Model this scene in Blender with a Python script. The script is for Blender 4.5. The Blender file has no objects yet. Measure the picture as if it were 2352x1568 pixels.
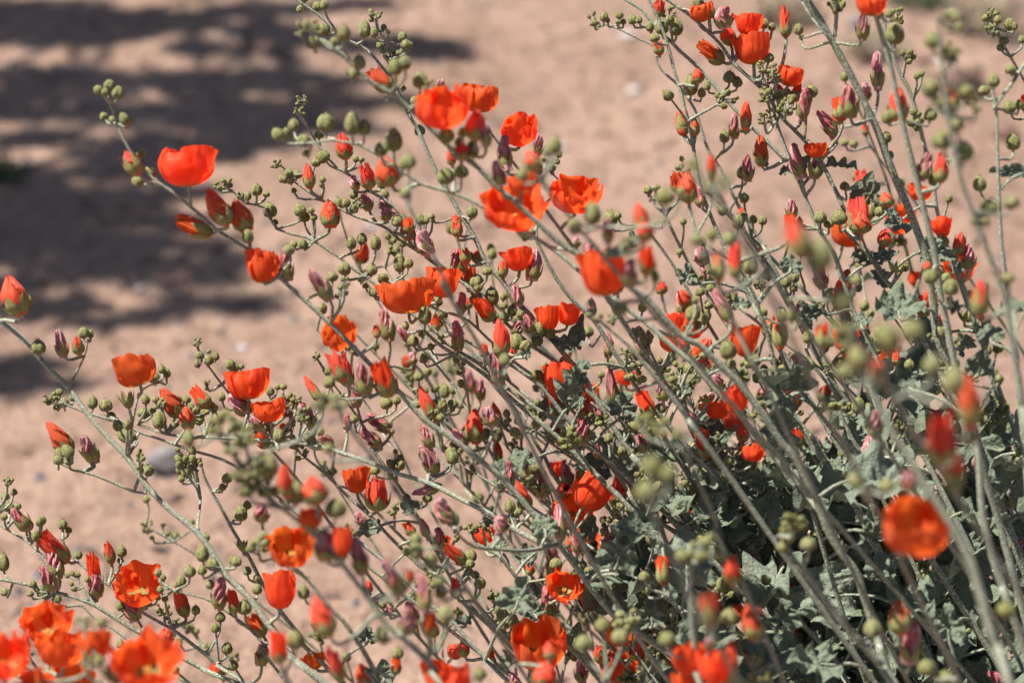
import bpy, math, random
import numpy as np
from mathutils import Vector, Matrix, noise
sc = bpy.context.scene
R = math.radians
rng = random.Random(7)

# ------------------------------------------------------------ camera
CAM_H, PITCH, LENS, FOCUS = 1.08, R(27.0), 85.0, 1.35
camd = bpy.data.cameras.new('camera'); cam = bpy.data.objects.new('camera', camd)
sc.collection.objects.link(cam); sc.camera = cam
cam.location = (0, 0, CAM_H); cam.rotation_euler = (math.pi/2 - PITCH, 0, 0)
camd.lens = LENS; camd.sensor_width = 36.0; camd.clip_start = 0.02; camd.clip_end = 2000
camd.dof.use_dof = True; camd.dof.focus_distance = FOCUS; camd.dof.aperture_fstop = 6.2
camd.dof.aperture_blades = 0

# ------------------------------------------------------------ light
SUN_EL, SUN_AZ = R(61), R(-84)          # azimuth from +Y, negative = to the left
S = Vector((math.cos(SUN_EL)*math.sin(SUN_AZ), math.cos(SUN_EL)*math.cos(SUN_AZ), math.sin(SUN_EL)))
w = bpy.data.worlds.new("World"); sc.world = w; w.use_nodes = True
nt = w.node_tree; bg = nt.nodes['Background']
sky = nt.nodes.new('ShaderNodeTexSky'); sky.sky_type = 'NISHITA'; sky.sun_disc = False
sky.sun_elevation = SUN_EL; sky.sun_rotation = SUN_AZ; sky.altitude = 500; sky.dust_density = 1.5
nt.links.new(sky.outputs[0], bg.inputs[0]); bg.inputs[1].default_value = 0.05
sl = bpy.data.lights.new('sun', 'SUN'); sl.energy = 5.0; sl.angle = R(0.5); sl.color = (1.0, 0.95, 0.88)
so = bpy.data.objects.new('sun', sl); sc.collection.objects.link(so)
so.rotation_euler = S.to_track_quat('Z', 'Y').to_euler()
sc.view_settings.view_transform = 'Standard'; sc.view_settings.look = 'None'
sc.view_settings.exposure = 1.0; sc.view_settings.gamma = 1.0

# ------------------------------------------------------------ picture point + depth -> place in the scene
FPX = LENS/36*2352
RGT = Vector((1, 0, 0)); FWD = Vector((0, math.cos(PITCH), -math.sin(PITCH))); UPV = Vector((0, math.sin(PITCH), math.cos(PITCH)))
CAM = Vector((0, 0, CAM_H))
def P(x, y, d): return CAM + (FWD + RGT*((x-1176)/FPX) - UPV*((y-784)/FPX))*d
def G(x, y, z=0.0):
    r = FWD + RGT*((x-1176)/FPX) - UPV*((y-784)/FPX)
    return CAM + r*((z-CAM_H)/r.z)

# ------------------------------------------------------------ materials
def mat(name):
    m = bpy.data.materials.new(name); m.use_nodes = True
    n = m.node_tree; b = n.nodes['Principled BSDF']
    return m, n, b
def node(n, t, **k):
    x = n.nodes.new(t)
    for a, v in k.items(): setattr(x, a, v)
    return x
def ramp(n, fac, stops, interp='LINEAR'):
    r = node(n, 'ShaderNodeValToRGB'); r.color_ramp.interpolation = interp
    e = r.color_ramp.elements
    while len(e) < len(stops): e.new(0.5)
    for i, (p, c) in enumerate(stops): e[i].position = p; e[i].color = (*c, 1)
    n.links.new(fac, r.inputs[0]); return r.outputs[0]
def mix(n, f, a, b, mode='MIX'):
    x = node(n, 'ShaderNodeMix', data_type='RGBA', blend_type=mode)
    for s, v in ((0, f), (6, a), (7, b)):
        if hasattr(v, 'links'): n.links.new(v, x.inputs[s])
        else: x.inputs[s].default_value = v if s == 0 else (*v, 1)
    return x.outputs[2]
def ntex(n, scale, detail=3, coord=None, rough=0.55, dist=0.0):
    t = node(n, 'ShaderNodeTexNoise'); t.inputs['Scale'].default_value = scale; t.inputs['Detail'].default_value = detail
    t.inputs['Roughness'].default_value = rough; t.inputs['Distortion'].default_value = dist
    if coord: n.links.new(coord, t.inputs['Vector'])
    return t.outputs['Fac']
def wpos(n): return node(n, 'ShaderNodeNewGeometry').outputs['Position']
def mapping(n, src, sx, sy, sz):
    m = node(n, 'ShaderNodeMapping'); m.inputs['Scale'].default_value = (sx, sy, sz); n.links.new(src, m.inputs[0]); return m.outputs[0]
def bump(n, b, h, dist, strength=1.0):
    x = node(n, 'ShaderNodeBump'); x.inputs['Distance'].default_value = dist; x.inputs['Strength'].default_value = strength
    n.links.new(h, x.inputs['Height']); n.links.new(x.outputs[0], b.inputs['Normal'])
def translucent(m, n, b, col, f):
    out = n.nodes['Material Output']; tr = node(n, 'ShaderNodeBsdfTranslucent'); mx = node(n, 'ShaderNodeMixShader')
    mx.inputs[0].default_value = f
    n.links.new(col, tr.inputs[0]); n.links.new(b.outputs[0], mx.inputs[1]); n.links.new(tr.outputs[0], mx.inputs[2]); n.links.new(mx.outputs[0], out.inputs[0])
def rnd(n): return node(n, 'ShaderNodeObjectInfo').outputs['Random']

def petal_mat(name, base, mid, tip, tr=0.45, streak=None, sf=0.5):
    m, n, b = mat(name)
    uv = node(n, 'ShaderNodeUVMap').outputs[0]
    sep = node(n, 'ShaderNodeSeparateXYZ'); n.links.new(uv, sep.inputs[0])
    c = ramp(n, sep.outputs[1], [(0.0, base), (0.32, mid), (1.0, tip)])
    vein = ntex(n, 1.0, 3, mapping(n, uv, 38, 2.2, 1))
    c = mix(n, ramp(n, vein, [(0.4, (0, 0, 0)), (0.7, (0.4, 0.4, 0.4))]), c, tuple(x*0.72 for x in mid))
    blot = ntex(n, 260, 2, wpos(n))
    c = mix(n, ramp(n, blot, [(0.45, (0, 0, 0)), (0.75, (0.35, 0.35, 0.35))]), c, streak or tuple(min(1, x*1.3+0.03) for x in mid))
    if streak:
        st = ntex(n, 1.0, 4, mapping(n, uv, 22, 1.6, 1), dist=0.8)
        c = mix(n, ramp(n, st, [(0.48, (0, 0, 0)), (0.62, (sf, sf, sf))]), c, streak)
    hs = node(n, 'ShaderNodeHueSaturation'); n.links.new(c, hs.inputs['Color'])
    mr = node(n, 'ShaderNodeMapRange'); n.links.new(rnd(n), mr.inputs[0]); mr.inputs[3].default_value = 0.497; mr.inputs[4].default_value = 0.512
    n.links.new(mr.outputs[0], hs.inputs['Hue'])
    mv = node(n, 'ShaderNodeMapRange'); n.links.new(rnd(n), mv.inputs[0]); mv.inputs[3].default_value = 1.12; mv.inputs[4].default_value = 0.82
    n.links.new(mv.outputs[0], hs.inputs['Value'])
    c = hs.outputs[0]
    n.links.new(c, b.inputs['Base Color']); b.inputs['Roughness'].default_value = 0.5
    b.inputs['Specular IOR Level'].default_value = 0.3; b.inputs['Sheen Weight'].default_value = 0.1
    bump(n, b, vein, 0.0006, 0.6)
    translucent(m, n, b, c, tr); return m

M = {}
M['petal'] = petal_mat('orange_petal', (0.85, 0.32, 0.03), (0.95, 0.115, 0.020), (0.95, 0.098, 0.024), 0.58)
M['furled'] = petal_mat('red_petal', (0.84, 0.22, 0.05), (0.86, 0.098, 0.038), (0.80, 0.070, 0.045), 0.38)
M['wilted'] = petal_mat('wilted_petal', (0.62, 0.38, 0.28), (0.56, 0.13, 0.13), (0.34, 0.05, 0.06), 0.22, (0.70, 0.50, 0.50), 0.7)

def fuzzy(name, a, bcol, fuzz, scale=2600, amount=0.5, uvrib=False, tipc=None):
    m, n, b = mat(name); pos = wpos(n)
    c = mix(n, ntex(n, 140, 3, pos), a, bcol)
    mr = node(n, 'ShaderNodeMix', data_type='RGBA'); n.links.new(rnd(n), mr.inputs[0])
    n.links.new(c, mr.inputs[6]); n.links.new(mix(n, 0.22, c, fuzz), mr.inputs[7]); c = mr.outputs[2]
    if uvrib:
        uv = node(n, 'ShaderNodeUVMap').outputs[0]
        sep = node(n, 'ShaderNodeSeparateXYZ'); n.links.new(uv, sep.inputs[0])
        # sepal seams: pale with a green face between
        w_ = node(n, 'ShaderNodeMath', operation='MULTIPLY'); n.links.new(sep.outputs[0], w_.inputs[0]); w_.inputs[1].default_value = 5
        fr = node(n, 'ShaderNodeMath', operation='PINGPONG'); n.links.new(w_.outputs[0], fr.inputs[0]); fr.inputs[1].default_value = 0.5
        seam = ramp(n, fr.outputs[0], [(0.0, (0, 0, 0)), (0.06, (0.9, 0.9, 0.9)), (0.14, (0, 0, 0))])
        c = mix(n, seam, c, tuple(x*0.35 for x in a))
        c = mix(n, ramp(n, fr.outputs[0], [(0.0, (0.8, 0.8, 0.8)), (0.05, (0, 0, 0))]), c, tuple(x*0.7+0.12 for x in fuzz))
        vein = ntex(n, 1, 3, mapping(n, uv, 60, 5, 1))
        c = mix(n, ramp(n, vein, [(0.4, (0, 0, 0)), (0.65, (0.5, 0.5, 0.5))]), c, tuple(x*0.55 for x in a))
        if tipc: c = mix(n, ramp(n, sep.outputs[1], [(0.6, (0, 0, 0)), (1.0, (0.6, 0.6, 0.6))]), c, tipc)
    sp = ntex(n, scale, 2, pos, 0.7)
    f = ramp(n, sp, [(0.46, (0, 0, 0)), (0.66, (amount, amount, amount))])
    c = mix(n, f, c, fuzz)
    n.links.new(c, b.inputs['Base Color']); b.inputs['Roughness'].default_value = 0.85; b.inputs['Specular IOR Level'].default_value = 0.15
    b.inputs['Sheen Weight'].default_value = 0.10; b.inputs['Sheen Roughness'].default_value = 0.4
    b.inputs['Sheen Tint'].default_value = (0.85, 0.87, 0.75, 1)
    bump(n, b, sp, 0.0005, 0.7); return m
M['stem'] = fuzzy('woolly_stem', (0.095, 0.11, 0.06), (0.17, 0.185, 0.12), (0.54, 0.55, 0.45), 900, 0.75)
M['bud'] = fuzzy('woolly_bud', (0.095, 0.115, 0.018), (0.20, 0.175, 0.045), (0.42, 0.40, 0.25), 1000, 0.5, True)
M['sepal'] = fuzzy('woolly_sepal', (0.19, 0.21, 0.05), (0.27, 0.24, 0.075), (0.42, 0.39, 0.22), 1100, 0.35, True, (0.20, 0.09, 0.05))
M['dry'] = fuzzy('dry_stalk', (0.30, 0.20, 0.14), (0.40, 0.28, 0.20), (0.50, 0.40, 0.32), 1800, 0.4)
m, n, b = mat('stamen'); b.inputs['Base Color'].default_value = (0.50, 0.24, 0.03, 1); b.inputs['Roughness'].default_value = 0.7; M['stamen'] = m

m, n, b = mat('sage_leaf'); pos = wpos(n)
uv = node(n, 'ShaderNodeUVMap').outputs[0]
col = mix(n, ntex(n, 90, 4, pos), (0.055, 0.082, 0.040), (0.19, 0.23, 0.15))
mr = node(n, 'ShaderNodeMix', data_type='RGBA'); n.links.new(rnd(n), mr.inputs[0]); n.links.new(col, mr.inputs[6]); n.links.new(mix(n, 0.4, col, (0.27, 0.30, 0.24)), mr.inputs[7]); col = mr.outputs[2]
vor = node(n, 'ShaderNodeTexVoronoi', feature='DISTANCE_TO_EDGE'); vor.inputs['Scale'].default_value = 9; n.links.new(uv, vor.inputs['Vector'])
vv = ramp(n, vor.outputs['Distance'], [(0.0, (0.7, 0.7, 0.7)), (0.09, (0, 0, 0))])
col = mix(n, vv, col, (0.10, 0.125, 0.08))
sp = ntex(n, 2000, 2, pos, 0.7)
col = mix(n, ramp(n, sp, [(0.48, (0, 0, 0)), (0.68, (0.45, 0.45, 0.45))]), col, (0.40, 0.42, 0.35))
n.links.new(col, b.inputs['Base Color']); b.inputs['Roughness'].default_value = 0.85; b.inputs['Specular IOR Level'].default_value = 0.2
b.inputs['Sheen Weight'].default_value = 0.08
ad = node(n, 'ShaderNodeMath', operation='ADD'); n.links.new(vor.outputs['Distance'], ad.inputs[0]); n.links.new(ntex(n, 500, 3, pos), ad.inputs[1])
bump(n, b, ad.outputs[0], 0.0022, 0.7); translucent(m, n, b, col, 0.13); M['leaf'] = m

m, n, b = mat('desert_soil'); pos = wpos(n)
c = mix(n, ramp(n, ntex(n, 3.0, 5, pos, 0.6), [(0.35, (0, 0, 0)), (0.65, (1, 1, 1))]), (0.28, 0.178, 0.130), (0.40, 0.265, 0.200))
c = mix(n, ramp(n, ntex(n, 28, 6, pos, 0.7), [(0.47, (0, 0, 0)), (0.62, (0.9, 0.9, 0.9))]), c, (0.18, 0.108, 0.075))
c = mix(n, ramp(n, ntex(n, 150, 4, pos, 0.7), [(0.45, (0, 0, 0)), (0.65, (0.7, 0.7, 0.7))]), c, (0.46, 0.325, 0.25))
n.links.new(c, b.inputs['Base Color']); b.inputs['Roughness'].default_value = 0.95; b.inputs['Specular IOR Level'].default_value = 0.15
ad = node(n, 'ShaderNodeMath', operation='MULTIPLY_ADD'); n.links.new(ntex(n, 40, 6, pos, 0.7), ad.inputs[0]); ad.inputs[1].default_value = 3.0; n.links.new(ntex(n, 220, 4, pos), ad.inputs[2])
bump(n, b, ad.outputs[0], 0.007, 0.9); M['soil'] = m
def plain(name, a, bb, scale=40, rough=0.85, bd=0.004):
    m, n, b = mat(name); pos = wpos(n); f = ntex(n, scale, 5, pos)
    n.links.new(mix(n, ramp(n, f, [(0.35, (0, 0, 0)), (0.65, (1, 1, 1))]), a, bb), b.inputs['Base Color']); b.inputs['Roughness'].default_value = rough
    bump(n, b, f, bd, 0.8); return m
M['stone_grey'] = plain('grey_stone', (0.135, 0.12, 0.117), (0.23, 0.205, 0.20))
M['stone_pale'] = plain('pale_stone', (0.38, 0.34, 0.33), (0.50, 0.46, 0.45))
M['stone_red'] = plain('reddish_stone', (0.13, 0.075, 0.06), (0.22, 0.13, 0.11))
M['bark'] = plain('bark', (0.10, 0.08, 0.055), (0.18, 0.14, 0.10), 30)
M['straw'] = plain('straw', (0.20, 0.15, 0.10), (0.30, 0.24, 0.17), 60)
M['litter'] = plain('litter', (0.06, 0.04, 0.03), (0.17, 0.11, 0.08), 60)
M['weed'] = plain('weed_leaf', (0.05, 0.075, 0.025), (0.10, 0.12, 0.05), 60)
M['treeleaf'] = plain('tree_leaflet', (0.07, 0.10, 0.035), (0.11, 0.15, 0.05), 30)

# ------------------------------------------------------------ mesh tools
class MB:
    def __init__(s): s.v = []; s.f = []; s.uv = []; s.mi = []; s.smooth = True
    def grid(s, pts, uvs, rows, cols, mi=0, wrap=False):
        o = len(s.v); s.v.extend(pts)
        cc = cols if wrap else cols-1
        for i in range(rows-1):
            for j in range(cc):
                j2 = (j+1) % cols
                a, b_, c, d = i*cols+j, i*cols+j2, (i+1)*cols+j2, (i+1)*cols+j
                s.f.append((o+a, o+b_, o+c, o+d)); s.mi.append(mi)
                u = [uvs[a], uvs[b_], uvs[c], uvs[d]]
                if wrap and j2 == 0: u = [u[0], (1.0, u[1][1]), (1.0, u[2][1]), u[3]]
                s.uv.extend(u)
    def face(s, pts, mi=0):
        o = len(s.v); s.v.extend(pts); s.f.append(tuple(range(o, o+len(pts)))); s.mi.append(mi)
        s.uv.extend([(0, 0), (1, 0), (1, 1), (0, 1)][:len(pts)])
    def merge(s, other, mw, mi=None):
        o = len(s.v); s.v.extend([tuple(mw @ Vector(p)) for p in other.v])
        s.f.extend([tuple(o+i for i in f) for f in other.f]); s.uv.extend(other.uv)
        s.mi.extend(other.mi if mi is None else [mi]*len(other.mi))
    def mesh(s, name, mats):
        me = bpy.data.meshes.new(name); me.from_pydata([tuple(p) for p in s.v], [], s.f)
        for mm in mats: me.materials.append(mm)
        if s.mi: me.polygons.foreach_set('material_index', s.mi)
        u = me.uv_layers.new(name='UVMap'); u.data.foreach_set('uv', np.array(s.uv, dtype=np.float32).ravel())
        me.polygons.foreach_set('use_smooth', [s.smooth]*len(s.f)); me.update(); return me
def link(name, me, parent=None, mw=None):
    o = bpy.data.objects.new(name, me); sc.collection.objects.link(o)
    if mw is not None: o.matrix_world = mw
    if parent: o.parent = parent
    return o
def tag(o, label=None, cat=None, group=None, kind=None):
    for k, v in (('label', label), ('category', cat), ('group', group), ('kind', kind)):
        if v: o[k] = v
def catmull(pts, step):
    """pts: list of (Vector, radius) -> resampled list"""
    if len(pts) < 2: return pts
    out = []
    ext = [(pts[0][0]*2-pts[1][0], pts[0][1])] + pts + [(pts[-1][0]*2-pts[-2][0], pts[-1][1])]
    for i in range(1, len(ext)-2):
        p0, p1, p2, p3 = (ext[i+k][0] for k in (-1, 0, 1, 2)); r1, r2 = ext[i][1], ext[i+1][1]
        k = max(2, int((p2-p1).length/step))
        for j in range(k):
            t = j/k
            q = 0.5*((2*p1)+(p2-p0)*t+(2*p0-5*p1+4*p2-p3)*t*t+(3*p1-p0-3*p2+p3)*t**3)
            out.append((q, r1+(r2-r1)*t))
    out.append(pts[-1]); return out
def tube(mb, path, sides=7, mi=0, wob=0.0):
    pts, uvs = [], []
    n_ = len(path); a = None; L = 0
    for i, (p, r) in enumerate(path):
        t = (path[min(i+1, n_-1)][0]-path[max(i-1, 0)][0])
        if t.length < 1e-9: t = Vector((0, 0, 1))
        t.normalize()
        if a is None: a = t.orthogonal().normalized()
        a = (a - t*a.dot(t)); a = a.normalized() if a.length > 1e-6 else t.orthogonal().normalized()
        b_ = t.cross(a); L += (p-path[i-1][0]).length if i else 0
        for j in range(sides):
            th = 2*math.pi*j/sides
            rr = r*(1+wob*noise.noise(p*180+Vector((j, 0, 0))))
            pts.append(tuple(p+(a*math.cos(th)+b_*math.sin(th))*rr)); uvs.append((j/sides, L*20))
    mb.grid(pts, uvs, n_, sides, mi, True)

# ------------------------------------------------------------ flower parts, unit size: base at origin, length 1 along +Z, width 1
def nz(x, y, z, s=0): return noise.noise(Vector((x+s*13.1, y+s*7.7, z-s*3.3)))
def make_petals(seed, open_=1.0, ruf=1.0, close=0.16):
    r_ = random.Random(seed); mb = MB(); rows, cols = 17, 19
    for k in range(5):
        th0 = k*2*math.pi/5 + r_.uniform(-0.12, 0.12); rs = r_.uniform(0.88, 1.1); zs = r_.uniform(0.80, 1.08); so_ = r_.uniform(0.0, 50)
        lean = r_.uniform(-0.12, 0.12); notch = r_.uniform(0.0, 0.06)
        pts, uvs = [], []
        for i in range(rows):
            s = i/(rows-1)
            for j in range(cols):
                t = -1+2*j/(cols-1)
                ha = math.radians(16 + 40*min(1, s*2.2)**0.8) * (1-0.10*s)
                th = th0 + t*ha + lean*s
                top = 1-0.17*abs(t)**2.6*s - notch*math.exp(-(t*3.5)**2)*s
                rr = 0.045 + (0.49*math.sin(s*math.pi*0.575)**0.88)*rs
                rr *= 1 + (open_-1)*s**2
                rr += 0.05*t*s
                rr *= 1-close*s**2.2
                z = (1-math.cos(s*math.pi*0.575))/1.23*zs*top*(1.0-0.30*(open_-1)) 
                f = s**2
                rr += f*ruf*(0.09*nz(th*2.3, s*2.5, so_) + 0.04*math.sin(t*5+so_)*s*s + 0.08*nz(th*3.6, s*3, so_, 2) + 0.03*abs(nz(th*8, s*7, so_, 8)))
                z += f*ruf*(0.07*nz(th*3.0, s*2, so_, 3)+0.03*nz(th*7, s*2, so_, 4)*s)
                if s > 0.8: rr += (s-0.8)*0.8*nz(th*3, 0, so_, 6)
                pts.append((rr*math.cos(th), rr*math.sin(th), z)); uvs.append((0.5+t*0.5, s))
        mb.grid(pts, uvs, rows, cols)
    return mb
def make_calyx(seed, h=0.42, rad=0.34, flare=0.0, n_=5, tipz=1.0):
    r_ = random.Random(seed); mb = MB(); rows, cols = 9, 7
    for k in range(n_):
        th0 = k*2*math.pi/n_; pts, uvs = [], []; fl = flare*r_.uniform(0.5, 1.5); hz = h*r_.uniform(0.85, 1.15)
        for i in range(rows):
            s = i/(rows-1)
            for j in range(cols):
                t = -1+2*j/(cols-1)
                ha = (math.pi/n_)*1.06*(1 if s < 0.4 else max(0.03, 1-((s-0.4)/0.6)**1.25))
                th = th0+t*ha
                rr = rad*(math.sin(min(1.0, s*1.7+0.04)*math.pi/2)**0.7) + fl*max(0, s-0.35)**1.3 + 0.02*abs(math.cos(t*math.pi/2))
                z = hz*s**1.15 - fl*0.30*max(0, s-0.4)
                rr += 0.012*nz(th*6, s*6, seed)
                pts.append((rr*math.cos(th), rr*math.sin(th), z)); uvs.append(((k+0.5+t*0.5)/n_, s*0.95))
        mb.grid(pts, uvs, rows, cols)
    return mb
def make_furled(seed):
    r_ = random.Random(seed); mb = MB(); rows, cols = 26, 40
    tw = r_.uniform(0.8, 1.8); fat = r_.uniform(0.42, 0.9); nf = 3 if seed % 2 else 4; pts, uvs = [], []
    for i in range(rows):
        s = i/(rows-1)
        for j in range(cols):
            th = 2*math.pi*j/cols
            R_ = 0.46*(math.sin(math.pi*min(1, (s*0.80+0.10))))**fat*(1.0-0.25*max(0, s-0.55))
            if s > 0.90: R_ *= 1-((s-0.90)/0.1)**2*0.75
            fr = ((th + tw*s*1.6)/(2*math.pi)*nf) % 1.0
            R_ *= 1 - 0.30*fr**1.3*min(1, s*2) + 0.05*nz(math.cos(th)*2, math.sin(th)*2, s*4, seed)
            R_ += 0.05*nz(math.cos(th)*5, math.sin(th)*5, s*3.2, seed)*(.4+s)+0.02*abs(nz(math.cos(th)*11, math.sin(th)*11, s*6, seed))
            z = s*(1+0.08*nz(math.cos(th)*2, math.sin(th)*2, 0, seed)) + 0.55*(fr-0.5)*max(0, s-0.62)
            bx = 0.06*math.sin(s*2+seed)*s
            pts.append((R_*math.cos(th)+bx, R_*math.sin(th), z)); uvs.append((j/cols, 0.15+s*0.85))
    mb.grid(pts, uvs, rows, cols, 0, True); return mb
def make_wilted(seed):
    r_ = random.Random(seed); mb = MB(); rows, cols = 30, 44
    tw = r_.uniform(1.2, 3.0)*r_.choice((-1, 1)); bend = r_.uniform(-0.25, 0.25); pts, uvs = [], []; fat = r_.uniform(0.26, 0.36)
    for i in range(rows):
        s = i/(rows-1)
        for j in range(cols):
            th = 2*math.pi*j/cols; ph = th+tw*s
            R_ = fat*(0.85+0.35*math.sin(math.pi*min(1, s*1.05))) * (1-0.25*s)
            R_ *= 1+0.20*math.sin(5*ph)+0.12*math.sin(9*ph+2*s+seed)+0.38*nz(math.cos(ph)*1.7, math.sin(ph)*1.7, s*3, seed)
            R_ += 0.06*nz(math.cos(ph)*6, math.sin(ph)*6, s*5, seed+1)
            if s > 0.93: R_ *= 1-((s-0.93)/0.07)*0.8
            z = s*(1+0.10*nz(math.cos(ph)*3, math.sin(ph)*3, 0, seed+4))
            pts.append((R_*math.cos(th)+bend*s*s, R_*math.sin(th)+0.05*math.sin(5*s+seed), z)); uvs.append((j/cols, 0.1+s*0.9))
    mb.grid(pts, uvs, rows, cols, 0, True); return mb
def make_bud(seed, point=0.12):
    mb = MB(); rows, cols = 18, 25; pts, uvs = [], []; r_ = random.Random(seed); a = r_.uniform(0.80, 1.0)
    for i in range(rows):
        s = i/(rows-1)
        for j in range(cols):
            th = 2*math.pi*j/cols
            q_ = (s-0.44)/(0.44 if s < 0.44 else 0.56); R_ = 0.49*math.sqrt(max(0, 1-abs(q_)**(2.2 if s < 0.44 else 1.75)))+0.02*(1-s)
            sm = abs(math.sin(2.5*th)); R_ *= 0.82+0.19*sm**0.4
            R_ *= 1+0.05*nz(math.cos(th)*2, math.sin(th)*2, s*2, seed)
            z = s
            pts.append((R_*math.cos(th), R_*math.sin(th), z)); uvs.append((j/cols, s))
    mb.grid(pts, uvs, rows, cols, 0, True)
    # loose sepal tips
    for k in range(r_.choice((2, 3, 4))):
        th = r_.choice(range(5))*2*math.pi/5+0.6; d = Vector((math.cos(th), math.sin(th), 0))
        tube(mb, [(d*0.06+Vector((0, 0, 0.93)), 0.05), (d*0.12+Vector((0, 0, 1.02)), 0.03), (d*r_.uniform(0.1, 0.2)+Vector((0, 0, 1.1)), 0.008)], 5)
    return mb
BUD = [make_bud(i) for i in range(6)]
def make_cluster(seed):
    r_ = random.Random(seed*7+3); mb = MB(); n_ = r_.randint(6, 10); sp = []
    tries = 0
    while len(sp) < n_ and tries < 400:
        tries += 1
        p = Vector((r_.uniform(-0.42, 0.42), r_.uniform(-0.42, 0.42), r_.uniform(0.1, 0.95))); q = r_.uniform(0.11, 0.20)
        if math.hypot(p.x, p.y) > 0.48-q*0.3: continue
        if all((p-a).length > (q+b_)*0.85 for a, b_ in sp): sp.append((p, q))
    for p, q in sp:
        ax = (p-Vector((0, 0, 0.0))); ax.z = ax.z*0.5+0.35; ax.normalize()
        mw = Matrix.Translation(p-ax*q*1.1) @ ax.to_track_quat('Z', 'Y').to_matrix().to_4x4() @ Matrix.Diagonal((q*2, q*2, q*2.25, 1))
        mb.merge(BUD[r_.randrange(6)], mw)
        b0 = p-ax*q*1.1; root = Vector((0, 0, max(0, p.z-0.5)))
        tube(mb, [(root, 0.035), ((b0+root)*0.5-Vector((0, 0, 0.05)), 0.035), (b0+ax*0.03, 0.04)], 5, 1)
    tube(mb, [(Vector((0, 0, -0.02)), 0.05), (Vector((0, 0, 0.35)), 0.045), (Vector((0, 0, 0.7)), 0.03)], 6, 1)
    return mb
def make_stamen(seed):
    r_ = random.Random(seed); mb = MB()
    tube(mb, [(Vector((0, 0, 0.03)), 0.035), (Vector((0, 0, 0.3)), 0.03), (Vector((0, 0, 0.32)), 0.005)], 6)
    for k in range(26):
        d = Vector((r_.gauss(0, 1), r_.gauss(0, 1), r_.uniform(-0.2, 1.2))).normalized(); b0 = Vector((0, 0, 0.27)); e = b0+d*r_.uniform(0.04, 0.09)
        tube(mb, [(b0, 0.006), (e, 0.006)], 4)
        mb.merge(BUD[0], Matrix.Translation(e) @ Matrix.Diagonal((0.035, 0.035, 0.03, 1)))
    return mb
def leaf_grid(seed, fold=None, cup=None):
    r_ = random.Random(seed); mb = MB(); nr, na = 11, 61; pts, uvs = [], []
    fold = r_.uniform(0.15, 0.75) if fold is None else fold; curl = r_.uniform(-0.5, 0.6); lob = r_.uniform(0.10, 0.24); sd = r_.uniform(0, 90)
    for i in range(nr):
        q = i/(nr-1)
        for j in range(na):
            al = -math.pi*0.93+2*math.pi*0.93*j/(na-1)      # 0 = towards the tip
            edge = 0.52*(1+lob*math.cos(3*al)*1.0+0.10*math.cos(5*al)) * (1+0.045*abs(math.sin(al*11+sd)))*(1+0.08*nz(al*2, sd, 0))
            edge *= 1-0.25*(abs(al)/math.pi)**3
            x = math.sin(al)*edge*q; y = 0.42*q**0.5*1.0*(1 if True else 0)*0+math.cos(al)*edge*q
            y2 = y+0.30*q if False else y
            z = fold*abs(x)*0.9 + curl*(y**2) + 0.24*nz(x*3.4, y*3.4, sd)*q + 0.08*nz(x*10, y*10, sd, 2) + 0.12*q**3*math.sin(al*8+sd)
            z -= 0.035*abs(math.sin(al*3.5))**0.3*q*0 
            for va in (0, 0.8, -0.8, 1.6, -1.6):
                z -= 0.045*math.exp(-((al-va)*9*q)**2)*min(1, q*3)
            pts.append((x, y+0.40, z)); uvs.append((0.5+x*0.8, 0.4+y*0.8))
    mb.grid(pts, uvs, nr, na); return mb
def variants(name, fn, n_, mats): return [fn(i).mesh(name, mats) for i in range(n_)]
ME = {
 'petals': [make_petals(11+i, [1.0, 1.08, 0.90, 1.0, 1.30, 0.94, 1.05, 0.92][i], [1, 1.2, .8, 1.3, 1.1, 1.4, 1, 1.2][i]).mesh('flower', [M['petal']]) for i in range(8)],
 'petals_red': [make_petals(61+i, 0.86, 1.0).mesh('flower', [M['petal']]) for i in range(3)],
 'stamen': variants('stamen_column', make_stamen, 2, [M['stamen']]),
 'furled': variants('furled_flower', make_furled, 5, [M['furled']])+[make_petals(71+i, 0.85, 1.9, 0.40+.03*i).mesh('furled_flower', [M['furled'], M['petal']][i % 2:i % 2+1]) for i in range(7)],
 'wilted': variants('wilted_flower', make_wilted, 8, [M['wilted']]),
 'cal_open': [make_calyx(3+i, 0.20, 0.17, 0.22).mesh('calyx', [M['sepal']]) for i in range(3)],
 'cal_fur': [make_calyx(13+i, 0.55, 0.45, 0.10).mesh('calyx', [M['sepal']]) for i in range(4)],
 'cal_red': [make_calyx(23+i, 0.86, 0.49, -0.30).mesh('calyx', [M['sepal']]) for i in range(3)],
 'cal_wil': [make_calyx(33+i, 0.55, 0.47, 0.12).mesh('calyx', [M['sepal']]) for i in range(4)],
 'cal_emp': [make_calyx(43+i, 0.95, 0.42, 0.45, 6).mesh('seed_head', [M['sepal']]) for i in range(3)],
 'bud': [b_.mesh('bud', [M['bud']]) for b_ in BUD],
 'leaf': variants('leaf', leaf_grid, 12, [M['leaf']]),
}
CLU = [make_cluster(i) for i in range(9)]
ME['cluster'] = [c_.mesh('bud_cluster', [M['bud'], M['stem']]) for c_ in CLU]
LEAFMB = [leaf_grid(i) for i in range(12)]
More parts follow.
